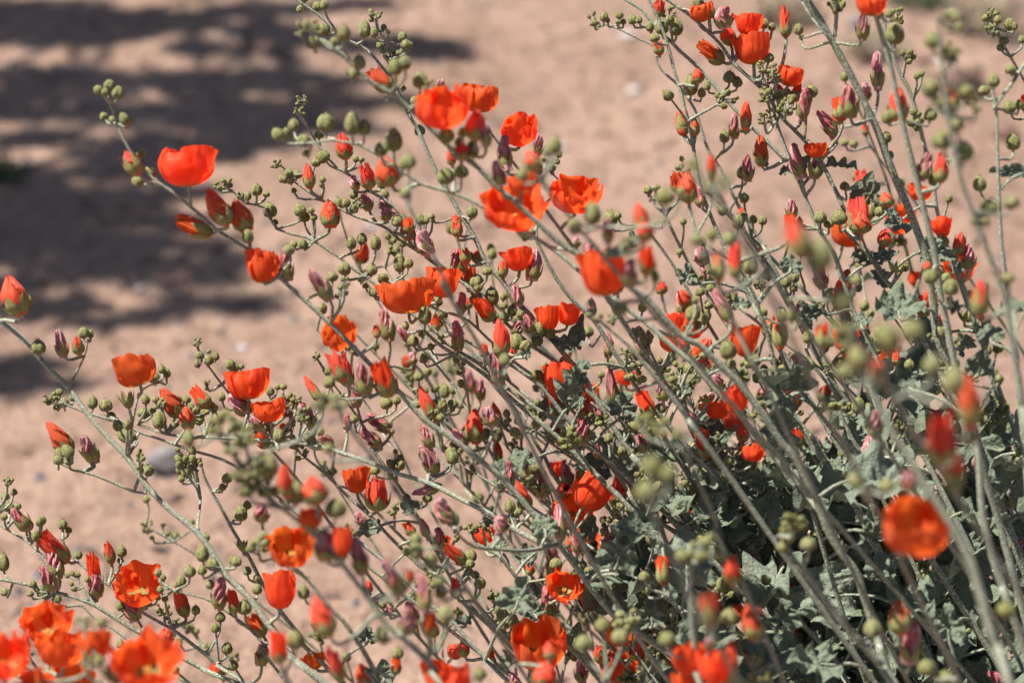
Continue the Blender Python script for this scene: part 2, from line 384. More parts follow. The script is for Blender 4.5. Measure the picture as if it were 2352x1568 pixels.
# ------------------------------------------------------------ the stems of the shrub, tip first:
# name-less rows: join flag | depth at tip, depth at last point | thickness at tip, at last point (picture px) | points
STEMS = '''
e 1.24 1.29 6 15|252 235 262 262 280 310 310 365 350 410 395 440 438 475 500 530 575 577 640 635 700 690 760 745 850 836 920 903 969 959 1040 1008 1083 1041 1161 1105 1224 1179 1268 1229 1319 1296 1403 1404 1500 1475
e 1.30 1.28 10 16|-60 690 0 737 57 781 101 834 158 892 202 952 249 1006 289 1046 343 1122 396 1175 450 1219 497 1283 524 1327 571 1370 605 1417 632 1451 672 1501 722 1550
e 1.33 1.35 5 8|144 925 175 939 235 959 269 966 319 992 370 1009 437 1033 510 1055 580 1095 650 1150 740 1220
j 1.31 1.32 4 7|363 878 326 895 312 932 303 979 296 1046 291 1050
j 1.31 1.32 5 7|128 1058 168 1078 218 1091 269 1112 336 1132 346 1126
j 1.30 1.31 4 6|202 781 197 808 188 831 170 866 158 888
e 1.35 1.35 5 10|144 1239 158 1269 202 1310 250 1343 336 1411 396 1444 454 1488 524 1538 570 1572
j 1.35 1.34 4 8|-20 1195 0 1206 34 1226 71 1249 101 1283 138 1335 150 1365
e 1.33 1.33 7 11|-30 1322 0 1330 67 1343 128 1360 168 1370 218 1390 269 1421 319 1451 363 1474 420 1511 487 1545 540 1566
e 1.43 1.43 4 8|188 1390 215 1417 255 1441 289 1464 323 1488 380 1530 430 1568
e 1.38 1.40 6 11|460 1051 470 1098 504 1159 538 1222 571 1276 605 1343 638 1394 690 1460 760 1540
j 1.37 1.30 5 7|447 1068 460 1142 454 1209 452 1222
e 1.50 1.52 4 7|336 1209 380 1233 444 1270 500 1310 560 1350 640 1420
e 1.30 1.30 4 7|403 1357 470 1374 521 1404 571 1441 612 1488 660 1568
e 1.36 1.38 4 11|640 376 660 395 679 420 739 460 781 480 815 497 865 514 892 527 915 549 962 579 999 606 1063 650 1110 690 1160 740 1230 800 1290 840 1350 900 1420 960 1490 1040
e 1.36 1.36 4 14|534 440 571 467 605 477 638 527 702 545 739 565 781 593 815 620 865 656 895 690 983 744 1023 787 1083 824 1117 848 1167 892 1218 929 1285 972 1335 1009 1386 1046 1450 1105 1530 1180 1620 1270 1720 1370 1850 1500
e 1.36 1.38 5 14|670 -20 682 0 726 30 773 74 801 94 841 114 875 151 902 185 922 218 936 259 959 296 976 336 989 363 1009 410 1036 454 1060 497 1080 527 1100 566 1117 603 1151 643 1184 687 1218 724 1240 750 1272 784 1305 824 1345 871 1390 950 1450 1040 1520 1120
e 1.34 1.37 8 14|1232 550 1245 579 1278 640 1319 693 1366 737 1403 798 1436 845 1466 898 1520 960 1600 1050 1660 1110
j 1.20 1.22 5 10|715 330 760 322 781 326 825 333 882 366 932 400 969 423 1016 437 1067 454 1117 480 1150 504 1200 527 1245 556 1268 569 1305 573
e 1.17 1.24 9 20|730 92 790 128 835 178 899 215 932 242 959 265 1023 329 1060 356 1100 386 1134 423 1180 460 1245 522 1305 572 1369 603 1419 640 1480 680 1520 724 1571 777 1606 791 1646 831 1696 878 1730 922 1764 969 1797 1019 1824 1049 1871 1135 1898 1209 1932 1270 1965 1310 1982 1360 1999 1411 2020 1480 2050 1568
j 1.25 1.24 8 17|1225 545 1250 560 1292 589 1350 640 1433 703 1487 744 1520 774 1571 818 1596 838 1646 895 1696 945 1730 992 1764 1033 1831 1105 1868 1140
e 1.36 1.38 8 13|1063 777 1110 805 1167 834 1201 855 1251 895 1285 942 1319 979 1352 1013 1386 1046 1440 1120 1500 1210
e 1.36 1.40 5 9|900 655 950 690 996 707 1036 720 1077 737 1120 777 1180 830 1260 890 1340 970 1420 1060
e 1.42 1.43 6 12|960 660 1016 724 1040 754 1063 777 1097 828 1137 888 1178 932 1204 969 1228 1013 1251 1049 1268 1085 1302 1135 1350 1220 1403 1343 1450 1430
e 1.35 1.34 8 15|975 760 1016 797 1077 834 1127 871 1167 908 1218 952 1268 992 1319 1039 1380 1100 1460 1180 1540 1270 1650 1400 1750 1520
j 1.36 1.30 6 13|316 975 383 997 440 1003 500 1005 580 1010 655 1013 739 1026 790 1042 848 1061 915 1088 983 1108 1050 1142 1117 1175 1184 1216 1251 1250 1272 1240
e 1.37 1.36 6 11|700 1050 750 1090 801 1142 848 1182 892 1229 939 1276 980 1310 1026 1330 1060 1380 1104 1417 1147 1458 1200 1510 1260 1568
e 1.30 1.30 8 11|815 1236 872 1280 930 1330 990 1390 1043 1431 1083 1478 1134 1528 1180 1575
e 1.08 1.10 6 17|500 1000 560 1070 625 1147 672 1185 722 1229 790 1300 850 1380 892 1437 932 1470 983 1518 1020 1568 1060 1620
e 1.20 1.22 6 14|628 1283 680 1312 713 1337 757 1394 790 1427 831 1488 872 1562 900 1620
e 1.27 1.30 15 19|1835 -40 1854 0 1898 71 1948 161 1982 228 2016 302 2049 393 2083 470 2106 527 2130 600 2142 683 2153 774 2184 845 2215 930
e 1.19 1.24 11 17|1985 -50 1999 0 2026 84 2049 168 2066 252 2086 336 2113 444 2133 527 2147 582 2160 673 2177 757 2190 824 2225 950 2280 1150
e 1.36 1.36 7 13|1500 -20 1562 20 1606 54 1656 104 1683 144 1717 175 1750 205 1790 260 1804 279 1848 323 1885 370 1915 430 1938 480 1942 529 1992 579 2032 643 2063 676 2110 760 2160 860 2230 980
e 1.37 1.38 6 13|1777 215 1777 255 1794 312 1814 366 1840 430 1881 527 1915 582 1938 646 1958 710 1990 770 2030 860 2080 960
j 1.38 1.37 7 11|1430 -10 1436 0 1476 24 1503 60 1530 84 1562 118 1596 148 1636 191 1680 242 1727 292 1764 326 1800 363 1820 375
e 1.36 1.37 6 11|1484 -20 1490 0 1513 47 1534 104 1550 168 1567 222 1579 280 1589 312 1596 363 1606 420 1630 490 1660 560 1690 620 1730 700 1790 800
e 1.41 1.42 4 9|1379 60 1396 57 1429 71 1470 91 1503 108 1510 148 1537 178 1560 198 1596 252 1612 302 1629 350 1656 390 1700 480 1750 560 1800 660
j 1.24 1.22 8 9|2380 110 2352 148 2325 191 2284 245 2284 250
e 1.22 1.24 6 13|2278 205 2288 250 2291 336 2294 437 2298 527 2305 600 2320 700 2335 820 2345 950
e 1.03 1.08 7 17|2155 40 2163 134 2173 235 2190 336 2210 420 2234 487 2257 549 2291 633 2315 710 2328 808 2341 875 2352 950 2370 1050
e 1.41 1.43 8 11|2015 0 2032 60 2059 151 2086 202 2106 262 2120 323 2140 400 2155 500 2185 600 2230 720
j 1.28 1.27 5 6|1838 -30 1841 0 1864 40 1891 74 1898 78
j 1.30 1.27 5 6|1929 -20 1926 0 1921 65 1924 100
e 1.40 1.42 8 11|1700 500 1710 529 1743 579 1777 629 1797 673 1817 710 1850 770 1890 840 1950 930 2000 1010
e 1.24 1.27 6 11|1600 545 1639 572 1690 609 1720 653 1740 700 1760 757 1777 824 1790 892 1800 960 1830 1060
e 1.28 1.30 7 14|1795 810 1807 845 1831 888 1868 932 1898 969 1932 1009 1979 1043 2040 1130 2110 1240
e 1.33 1.34 7 10|1850 800 1874 848 1915 898 1932 952 1958 1009 1982 1049 2030 1150
e 1.40 1.42 11 14|2080 700 2120 770 2167 824 2200 892 2240 980 2290 1100
e 0.97 0.98 13 23|1950 800 1979 865 2016 925 2049 992 2100 1069 2133 1125 2184 1202 2227 1283 2251 1360 2274 1444 2301 1511 2330 1600
e 1.12 1.14 11 22|1790 1230 1824 1283 1864 1333 1915 1404 1965 1461 2032 1538 2080 1610
e 1.31 1.31 14 20|1760 850 1821 955 1864 1006 1885 1046 1918 1098 1952 1138 1982 1192 2020 1270 2080 1400
e 1.38 1.39 10 15|1500 960 1562 1061 1616 1142 1656 1202 1690 1276 1720 1377
e 1.15 1.17 14 20|2235 960 2247 1041 2257 1175 2280 1276 2301 1340 2340 1450
e 1.33 1.33 8 14|1640 1260 1706 1320 1797 1377 1854 1444 1898 1488 1932 1535 1960 1590
e 1.36 1.38 6 10|1230 990 1298 1041 1352 1078 1403 1118 1453 1162 1520 1202 1571 1229 1650 1262
e 1.39 1.40 9 14|1300 985 1369 1041 1419 1071 1470 1115 1520 1155 1571 1196 1650 1290 1750 1420 1850 1568
j 1.36 1.37 5 8|688 255 692 265 716 309 739 346 773 383 815 410 850 440 900 470 940 520 975 590
j 1.36 1.37 4 5|868 70 880 85 897 112 890 140 905 190
j 1.30 1.29 4 7|1270 400 1290 430 1250 470 1215 495
e 1.40 1.42 6 12|1480 520 1540 600 1600 700 1660 800 1730 920 1800 1030 1880 1150
e 1.40 1.41 6 11|1500 430 1520 470 1540 520 1580 600 1640 700 1700 790 1780 900 1860 1020
e 1.45 1.47 5 10|770 720 850 800 930 880 1000 950 1090 1040 1180 1130 1270 1230
e 1.42 1.44 6 10|800 1100 870 1180 940 1250 1000 1310 1080 1390 1170 1470 1260 1560
e 1.44 1.46 6 12|1120 1030 1200 1110 1290 1190 1390 1300 1480 1400 1560 1500
e 1.37 1.39 8 13|1150 1280 1230 1380 1290 1450 1360 1540
e 1.35 1.36 8 14|1090 1380 1160 1460 1230 1540 1260 1580
j 1.37 1.36 5 6|1185 1000 1230 990 1260 1000 1310 1040 1350 1075
j 1.20 1.27 6 11|1046 1215 1060 1235 1090 1255 1150 1262 1215 1264 1275 1262
e 1.08 1.10 10 17|1590 1290 1586 1370 1592 1450 1610 1560 1625 1620
e 1.10 1.12 8 13|1395 1560 1440 1600
e 1.20 1.22 8 14|110 1545 160 1600
e 1.18 1.20 7 13|1380 740 1440 790 1500 860 1580 960 1650 1060
'''
# ------------------------------------------------------------ heads: section "T col row", then kind baseX baseY tipX tipY width depthclass
HEADS = '''
T 0 0
F 1290 1275 1275 1010 400 n;R 950 1200 860 1050 130 n;B 980 1260 900 1220 80 n;B 960 1080 960 1010 80 n;B 1050 1210 1000 1130 60 n
B 800 680 815 590 85 n;B 740 620 755 545 80 n;B 690 640 650 590 65 n;B 720 660 715 600 60 n;B 720 820 695 770 60 n;B 790 840 750 800 60 n;B 870 860 830 770 70 n;B 890 850 880 800 50 n
C 1560 1540 1430 1310 160 n;C 1690 1580 1610 1380 160 n;C 1450 1600 1210 1500 150 n
B 2230 900 2225 775 130 n;B 2010 900 2005 810 80 n;B 1930 960 1870 880 90 n;B 1960 950 1960 870 60 n;B 2080 1000 2075 920 100 n;B 2100 1070 2090 1020 60 n;B 2180 950 2180 890 70 m;B 2160 1140 2160 1085 70 m;B 2230 1110 2180 1030 100 m;K 2070 720 2060 655 90 m;K 2050 790 2050 730 90 m
C 2120 1290 2105 1130 90 m;B 1940 1250 1930 1190 70 m;B 1990 1260 1985 1210 60 m;B 2030 1220 2040 1160 70 m;B 2210 1250 2200 1205 50 m;B 2200 1280 2195 1240 40 m;B 2010 1320 2005 1285 45 m;K 1890 1150 1890 1095 80 m;B 1980 1210 1960 1160 70 m
C 2260 1560 2250 1380 140 m;B 2060 1480 2040 1390 90 m;B 2080 1520 2075 1450 90 m;B 2150 1510 2140 1460 50 m;B 2130 1460 2125 1415 50 m
B 1755 1340 1755 1255 80 m;B 1820 1350 1822 1315 50 m;B 1690 1370 1700 1310 50 m;B 1650 1370 1640 1310 55 m;K 1560 1290 1555 1215 90 m;K 1500 1300 1490 1235 80 m;B 1850 1490 1840 1385 100 m;B 1880 1540 1880 1500 50 m
B 2170 80 2170 10 75 m;B 2220 70 2215 0 60 m;B 2060 90 2055 40 65 m;B 2220 250 2210 160 90 m;K 2060 240 2040 170 120 v;K 2130 220 2120 140 120 v;B 2150 330 2140 250 100 v;B 2290 310 2290 260 70 v;B 2352 280 2350 170 90 v;B 2080 20 2070 -30 70 m
T 1 0
K 250 150 240 60 100 m;B 165 260 163 130 92 m;B 235 260 235 190 58 m;B 280 340 278 270 62 m;B 295 370 293 335 50 m;B 300 210 300 165 45 m;B 330 235 328 200 35 m;B 430 290 425 215 68 m;B 455 340 450 270 75 m;K 345 410 340 345 90 m;B 410 390 405 330 65 m;B 480 330 478 285 45 m
B 30 290 25 180 80 v;B 130 480 130 370 100 v;B 90 540 90 470 80 v;B 380 520 375 400 110 v;B 450 480 440 380 90 v;B 550 610 545 490 110 v;K 610 630 600 550 100 v
C 350 630 220 480 140 m;B 510 720 510 655 65 m;B 345 640 320 560 70 m;B 545 930 545 850 78 m;B 435 620 437 585 35 m
G 700 910 700 640 340 v;F 950 770 960 560 270 n;C 930 960 930 760 170 v;W 1000 1000 990 830 90 v;B 740 980 720 870 110 v;B 840 940 840 870 80 v;W 690 620 690 550 70 m
G 1230 1020 1230 790 245 m;W 1140 1170 1110 930 100 n;W 1350 1060 1365 910 80 m;R 1340 1170 1290 1040 140 v;B 1470 1060 1475 930 100 v;B 1430 1060 1420 1000 75 v;B 1250 1240 1245 1150 90 v;F 1240 1320 1240 1180 200 v;G 1205 1600 1205 1300 350 v;G 1620 1480 1605 1200 300 n;B 1730 1540 1720 1380 125 v;B 1600 1568 1600 1490 90 v;B 1850 1550 1845 1440 105 m;B 1900 1500 1895 1445 55 m;C 2080 1580 2040 1400 110 v
R 800 1590 795 1475 80 m;B 905 1490 903 1405 80 m;C 40 1090 15 920 125 m;C 210 1290 165 1130 120 m;C 350 1270 290 1080 200 n;W 110 1300 90 1200 70 m;B 450 1360 440 1280 80 v;B 470 1160 465 1050 110 v;B 430 1160 430 1090 60 v;B 370 1040 365 875 125 v;B 285 1070 280 970 95 v;B 85 920 85 765 105 v;B 165 920 165 820 88 v
B 110 1110 105 1060 45 m;B 150 1110 145 1070 45 m;B 280 1290 290 1240 60 m;W 200 1440 160 1310 90 m;W 330 1440 290 1350 90 m;B 45 1420 40 1350 65 m;B 95 1360 90 1290 65 m;B 100 1420 98 1370 50 m;W 330 1510 290 1420 80 m;B 395 1550 390 1475 80 m;C 480 1590 460 1490 95 m;B 550 1540 545 1455 62 m;B 590 1530 590 1480 45 m;B 630 1500 630 1455 45 m;B 635 1525 633 1490 35 m;K 120 1430 100 1360 110 m
C 770 1130 750 1040 70 n;C 830 1100 830 1000 120 v;B 730 1260 715 1150 130 v;B 830 1220 830 1140 110 v;W 1100 1270 1070 1100 100 v;B 910 1080 900 960 90 v;B 815 1000 812 940 70 v
K 1740 180 1730 85 90 m;B 1740 175 1735 135 50 m;B 1805 150 1805 75 62 m;B 1830 160 1830 120 35 m;B 1910 130 1910 80 58 m;B 1905 170 1905 125 50 m;B 1940 170 1937 130 38 m;B 2000 170 1998 95 62 m;B 2045 165 2043 112 48 m
C 2180 120 2180 0 90 m;B 2200 240 2198 135 95 m;B 2300 250 2295 125 98 m;B 2160 290 2145 230 72 m;R 2190 380 2165 290 80 m;B 2120 220 2115 145 60 m;K 2250 130 2250 45 100 m;R 2352 900 2340 770 100 m
C 2330 1320 2310 1190 150 m;B 2105 1330 2105 1268 68 m;B 2170 1300 2165 1260 50 m;B 2230 1400 2220 1290 140 v;B 2330 1340 2330 1290 70 v;B 2210 1530 2200 1490 50 m;K 2140 1380 2135 1330 60 m
T 2 0
F 450 240 475 80 175 m;F 505 440 490 230 255 m;C 350 310 300 170 115 m;C 300 430 130 300 120 m;C 725 260 715 60 92 m;F 740 590 770 440 185 m;C 200 130 190 20 100 m;F 130 150 150 20 160 m;B 125 70 115 -30 85 m;W 310 190 280 85 130 m;B 575 200 575 122 68 m;B 630 215 628 155 52 m;B 810 240 808 162 70 m;B 828 270 828 235 45 m;B 605 430 600 362 82 m
K 570 500 565 420 110 n;K 640 500 630 430 100 n;K 600 560 600 480 90 n;K 580 640 575 560 100 n;K 655 570 650 500 90 n;K 600 700 590 620 130 n;K 670 690 665 620 80 n;K 720 790 715 670 110 n;K 580 850 575 775 110 n;K 620 810 615 755 80 n
B 795 600 795 530 72 m;B 905 670 900 578 82 m;B 780 700 780 620 90 m;C 800 650 800 590 75 m;W 830 830 850 605 95 m;R 1110 830 1090 670 120 m;W 1165 810 1150 580 140 n;W 1070 940 945 755 95 m;C 690 700 670 580 80 m
W 1250 280 1240 80 100 n;F 1300 110 1310 -30 200 n;B 1470 310 1465 150 130 n;B 1430 130 1425 60 65 n;B 1360 130 1355 60 75 n;W 1355 620 1345 355 95 m;C 1500 830 1485 620 150 n;B 1420 850 1415 750 90 n;B 1415 980 1410 900 72 m;B 1620 545 1617 492 48 m;B 1655 525 1655 470 42 m
K 1870 210 1860 70 180 v;B 1730 330 1725 220 120 v;K 1850 420 1850 290 180 v;B 1720 640 1710 560 120 v;R 1880 750 1880 640 95 v;R 1830 650 1825 600 55 v;K 1750 740 1740 610 140 v;B 1960 670 1950 590 110 v;K 2030 770 2010 650 150 v;B 2080 650 2080 585 80 n;B 2145 600 2145 500 85 n;B 2260 510 2260 440 82 n;B 1715 830 1712 740 90 n
B 1800 1020 1790 900 150 v;B 1940 1110 1930 960 150 v;B 1860 760 1850 700 80 v;B 1900 900 1870 800 120 v
K 2120 120 2118 55 60 m;B 2100 145 2085 105 60 m;B 2175 165 2172 105 60 m;B 2160 110 2160 75 45 m;K 2130 250 2130 160 100 m;B 2255 210 2250 122 78 m;B 2290 210 2285 150 42 m;B 2215 310 2210 258 72 m;B 2200 350 2195 310 65 m;B 2340 300 2335 240 52 m
B 2260 780 2245 685 92 m;B 2320 750 2315 680 70 n;C 2352 760 2352 650 60 m;B 2280 1030 2275 915 100 m;B 2050 1310 2045 1200 95 n;B 2270 1430 2265 1335 115 v;B 2120 1470 2110 1370 135 v;K 2050 1550 2040 1430 140 v
W 1640 1230 1720 1050 115 n;C 1780 1250 1795 1060 110 n;B 1760 1270 1740 1170 110 n;B 1840 1110 1840 1060 60 m;F 1640 1370 1640 1265 165 f;C 1420 1420 1410 1320 110 m;F 1780 1600 1785 1480 150 m
C 1235 1600 1215 1350 165 n;B 1315 1490 1300 1395 65 m;B 1370 1480 1360 1410 70 m;B 960 1530 955 1440 92 n;B 1090 1540 1085 1435 115 n;B 1020 1560 1015 1500 70 n
C 555 1140 550 930 112 m;W 460 1240 460 1060 95 m;B 585 1140 583 1095 48 m;B 75 655 70 510 105 m;C 130 570 110 475 95 m;B 150 670 148 600 60 m;R 25 930 15 760 105 m;R 105 930 100 815 75 m;B 190 620 185 550 50 m;B 340 570 335 485 92 m;B 395 600 390 520 70 m;C 450 890 450 705 85 m;W 370 950 365 780 85 m;B 305 980 303 890 72 m;B 440 910 430 840 70 m
F 930 1080 925 970 140 m;W 830 1225 765 990 105 m;W 925 1225 940 1010 110 m;C 60 1390 40 1190 135 n;W 150 1420 120 1280 80 m;B 215 1340 200 1225 100 n;C 215 1230 215 1060 75 v;K 130 1200 100 1090 160 x;K 300 1300 300 1190 140 x
C 430 1490 415 1410 55 m;B 440 1500 440 1445 52 m;B 400 1568 395 1465 82 m;B 500 1530 500 1468 62 m;B 565 1540 565 1472 62 m;B 25 1540 20 1485 50 m;W 770 1490 750 1360 85 m;C 760 1568 750 1470 95 n;C 820 1540 820 1480 45 m;C 1270 930 1265 840 55 f;B 1130 560 1120 490 60 f;B 1190 1010 1185 955 62 f;B 1130 1000 1120 955 62 f;C 1090 850 1060 775 70 f;B 1205 1240 1200 1170 60 f;B 1130 1300 1120 1260 70 f;B 1300 1280 1295 1220 50 f;B 1440 1090 1435 1030 50 m
T 0 1
C 150 600 60 350 205 n;B 270 870 255 765 100 n;W 440 890 385 700 95 n;R 540 870 535 745 97 n;B 575 760 570 680 80 m;B 620 760 620 695 42 m;F 960 1080 880 860 310 n;B 1050 1060 1045 985 95 m;B 1110 1000 1100 935 52 m;B 1140 1030 1135 960 62 m;E 885 1240 860 1110 100 n
K 370 1200 330 1130 110 m;B 410 1150 400 1110 60 m;B 440 1230 430 1170 80 m;B 390 1250 385 1205 52 m;B 500 1190 495 1130 55 m;B 635 1240 625 1145 75 m;B 730 1260 720 1168 95 m;B 790 1300 715 1280 70 m;B 1090 1380 1090 1252 100 m;B 930 1450 800 1410 95 m
C 490 1550 335 1345 140 m;W 640 1590 565 1410 115 m;B 430 1590 400 1500 90 m;C 1240 1290 1110 1110 140 m;C 1430 1230 1310 1100 120 m;C 1290 1380 1270 1235 115 n;B 1480 1260 1400 1200 90 m;B 1390 1300 1370 1250 50 m;B 980 1300 975 1240 82 m;B 1000 1210 995 1140 62 m;B 1045 1270 1040 1225 52 m;B 1070 1200 1060 1150 52 m;B 1280 1200 1275 1145 62 m;B 1310 1250 1300 1200 52 m;B 1225 1200 1220 1145 52 m;B 1185 1370 1185 1330 52 m;B 1340 1300 1340 1255 52 m;K 1110 1240 1100 1170 90 m
F 1700 1175 1680 960 285 m;W 1700 1280 1590 1120 125 m;F 1850 1330 1835 1170 220 m;B 1840 1390 1830 1320 80 m;W 1780 1380 1715 1290 85 m;C 1850 1500 1765 1390 125 m;B 1910 1470 1905 1370 88 n;B 1860 1520 1850 1430 92 m;C 1950 1420 1930 1340 60 m
K 1350 820 1345 755 70 m;B 1370 900 1360 842 58 m;B 1350 960 1345 900 48 m;B 1430 940 1425 868 72 m;B 1430 860 1428 838 35 m;B 1480 910 1475 850 45 m;B 1580 970 1570 898 72 m;B 1610 990 1600 930 62 m;B 1650 970 1645 930 48 m;K 1420 1110 1410 1045 60 m;B 1520 1190 1510 1120 55 n
B 1850 1150 1845 1085 62 m;B 1900 1110 1900 1068 52 m;K 1960 1220 1950 1130 100 m;K 2030 1220 2030 1140 90 m;K 1990 1290 1970 1210 100 m;B 2000 1350 1995 1300 52 m;K 2000 1400 1980 1330 90 m;B 1940 1110 1935 1065 50 m
C 2190 1190 2085 1020 75 m;W 2150 1370 2070 1180 95 m;B 2110 1460 2105 1400 70 m;K 2130 1480 2100 1420 90 m;C 2352 1060 2260 860 115 n;B 2260 1100 2235 1015 85 n;B 2250 1010 2240 950 52 m;K 2170 900 2150 865 65 m
F 1800 380 1790 140 225 n;W 1970 370 1925 140 110 n;B 1990 190 1960 115 82 n;B 2075 150 2065 75 70 m;B 2010 140 2005 88 52 m;B 1700 110 1690 10 82 n
W 2260 500 2130 280 115 n;B 2280 370 2265 300 80 n;K 2330 510 2330 390 110 n;B 2352 320 2350 240 90 n
K 1500 1410 1480 1270 160 v;K 1620 1390 1600 1240 160 v;K 1680 1490 1650 1370 180 v;B 1290 1500 1280 1380 90 v;K 2200 1250 2180 1120 140 v;K 2320 1250 2300 1130 140 v;B 2250 1540 2240 1490 80 v;K 1600 1568 1580 1450 170 v;W 1290 1590 1300 1480 85 n
T 1 1
F 470 590 450 330 370 n;F 690 480 700 270 235 m;B 80 150 80 62 72 m;B 150 120 150 38 72 m;B 245 160 245 52 78 m;B 220 330 218 245 78 m;B 410 310 405 175 84 m;B 470 280 468 208 68 m;B 380 190 378 120 70 f;C 470 90 460 -40 115 m;W 610 190 535 25 115 m;R 800 65 800 -30 90 m
W 820 330 790 150 115 m;R 870 250 840 145 85 m;R 938 250 938 158 78 m;B 895 210 890 170 50 m;C 870 400 880 250 130 f;B 930 420 940 320 100 m;F 1230 300 1210 120 190 m;W 1320 365 1335 145 115 m;R 1115 345 1110 228 82 m;B 1010 330 1005 268 72 m
B 35 330 30 230 85 n;K 30 440 20 340 90 n;B 140 375 140 338 48 m;B 230 475 225 418 64 m;B 175 420 175 382 48 m;B 195 350 190 310 45 m
B 930 530 928 425 92 m;B 945 440 945 378 62 m;B 1040 535 1035 405 98 m;C 1040 640 940 480 115 m;B 1060 650 1060 578 82 m;B 1120 560 1115 510 60 m;B 1180 610 1178 525 72 m;B 1235 620 1232 562 62 m;B 1115 500 1118 448 48 m;W 1225 540 1185 395 100 m;W 830 595 830 440 80 m;C 880 560 860 480 80 f;B 1130 640 1120 570 60 m
W 340 780 290 550 120 m;C 255 760 245 655 60 n;C 650 720 640 590 85 f;B 580 665 580 535 92 n;B 620 540 620 468 62 m;B 675 540 673 472 58 m;B 450 700 448 642 52 m;B 500 815 500 732 82 m;B 620 840 620 790 52 m;B 690 770 690 718 52 m;B 240 840 238 780 60 f;B 560 750 555 710 50 m
W 500 940 490 850 75 f;B 570 930 570 860 65 m;B 540 1050 535 990 70 m;F 1425 700 1420 535 168 m;F 1560 670 1565 510 155 m;B 1370 740 1365 638 82 m;B 1435 765 1430 658 82 m;B 1350 815 1345 718 85 m;W 1310 720 1270 590 90 m;W 1210 740 1200 640 90 m;B 1210 840 1205 718 92 n;C 1110 890 1085 640 135 n;W 1100 1080 1040 860 115 n;B 1130 950 1120 860 80 n;C 990 890 975 800 75 n
W 810 850 800 630 85 m;F 1510 1155 1525 910 260 m;W 1565 1115 1540 865 105 m;C 60 1090 10 880 115 n;W 180 1150 145 920 125 n;C 345 1160 265 920 165 n;W 120 1230 95 1080 90 m;B 330 1240 300 1160 92 m;B 390 1210 385 1150 62 m
W 340 1390 190 1280 95 m;W 275 1495 140 1365 95 m;W 50 1390 40 1280 65 m;B 100 1340 90 1278 62 n;C 650 1310 550 1100 105 m;W 670 1340 620 1220 75 m;B 700 1260 700 1182 68 m;B 690 1320 688 1270 60 m;W 630 1510 560 1350 90 m;W 860 1500 775 1380 85 m;W 600 1600 590 1500 110 m;B 765 1580 750 1500 85 m;C 930 1480 922 1250 145 m;W 1040 1360 1010 1220 130 n;C 1090 1330 1045 1205 65 m;C 1080 1620 1075 1465 75 m;B 1010 1450 1000 1370 80 m
B 715 1170 715 1068 72 f;B 775 1140 775 1070 62 f;B 775 1240 770 1168 72 f;B 825 1240 825 1180 56 f;W 960 1180 955 1030 80 f;B 1140 1300 1138 1240 52 m;B 1200 1430 1190 1370 80 m;F 1810 470 1790 150 330 v;W 1980 400 1960 210 120 v;C 2100 330 2090 110 130 v;B 1930 600 1900 510 115 v;C 2200 460 2190 360 90 f;B 2160 380 2150 290 60 v;B 1970 150 1965 60 100 v;W 1840 110 1820 -60 85 v;C 2090 90 2080 -40 125 v;W 1615 140 1605 65 75 f;W 1700 190 1700 105 65 f;B 1610 50 1605 -40 90 v;B 1270 60 1260 -10 80 m
W 2080 895 2050 680 105 m;F 2290 700 2290 570 140 m;F 2290 850 2260 690 170 m;W 2330 600 2330 435 70 m;W 1880 1215 1845 960 95 m;C 2130 1310 2055 1120 115 n;F 1950 1080 1960 970 155 f;W 2210 1190 2200 1040 110 n;B 2190 1270 2190 1198 84 m;W 1780 1330 1715 1195 85 m;C 1660 1300 1685 1160 95 m;W 1660 1485 1650 1300 115 m;B 1525 1500 1515 1395 98 m;W 1780 1568 1735 1470 85 m;W 2090 1540 2045 1395 95 n;B 2310 1440 2300 1370 80 v;B 1920 1560 1915 1490 82 m;B 1990 1560 1985 1500 62 m;B 1370 1340 1350 1280 75 m
K 2000 930 1980 850 110 m;K 1960 880 1940 820 90 m;B 2000 975 1995 925 75 m;B 2060 950 2055 910 52 m;B 1790 1030 1780 980 52 m;W 1830 890 1840 720 75 f;K 1860 660 1850 600 90 f;B 1700 750 1695 670 80 f;W 1730 600 1720 465 60 m;B 2070 580 2065 510 62 m;B 2320 340 2320 278 62 m;B 2320 190 2320 148 52 m;K 2080 1400 2060 1280 160 v;K 2200 1430 2180 1300 150 v;K 2230 960 2220 890 90 f;K 2300 900 2290 830 90 f;K 2060 870 2050 800 80 f
T 2 1
F 445 885 440 640 170 n;R 685 835 680 600 120 n;R 975 835 975 670 105 n;B 880 795 878 700 84 n;B 700 650 690 540 82 n;B 765 645 760 525 78 n;R 265 380 255 170 105 v;C 380 350 370 110 105 v;B 480 325 478 185 112 n;B 600 362 598 278 78 m;B 725 412 722 328 78 m;B 780 442 778 388 60 m;W 160 260 125 130 95 m;W 210 400 140 270 95 m;W 345 650 250 420 95 n;B 90 645 80 535 102 n;B 170 655 165 588 72 n;B 140 470 130 408 72 n;B 210 440 205 388 62 n;B 200 560 190 500 72 n;B 110 520 100 468 52 n
B 120 120 110 45 92 v;B 220 90 215 0 84 v;B 340 125 335 28 94 v;C 60 550 5 430 100 m;F 80 770 60 610 190 m;C 20 870 5 750 110 m;R 840 200 760 -40 190 x;B 970 300 950 80 180 x;B 1110 570 1100 415 170 x;B 1420 860 1400 655 180 x;B 1600 770 1580 630 150 x;B 1240 970 1220 800 165 x;R 1350 1040 1345 910 125 x;B 1730 1010 1720 870 130 x;B 1870 1140 1880 950 160 x;B 1140 1030 1120 950 120 x
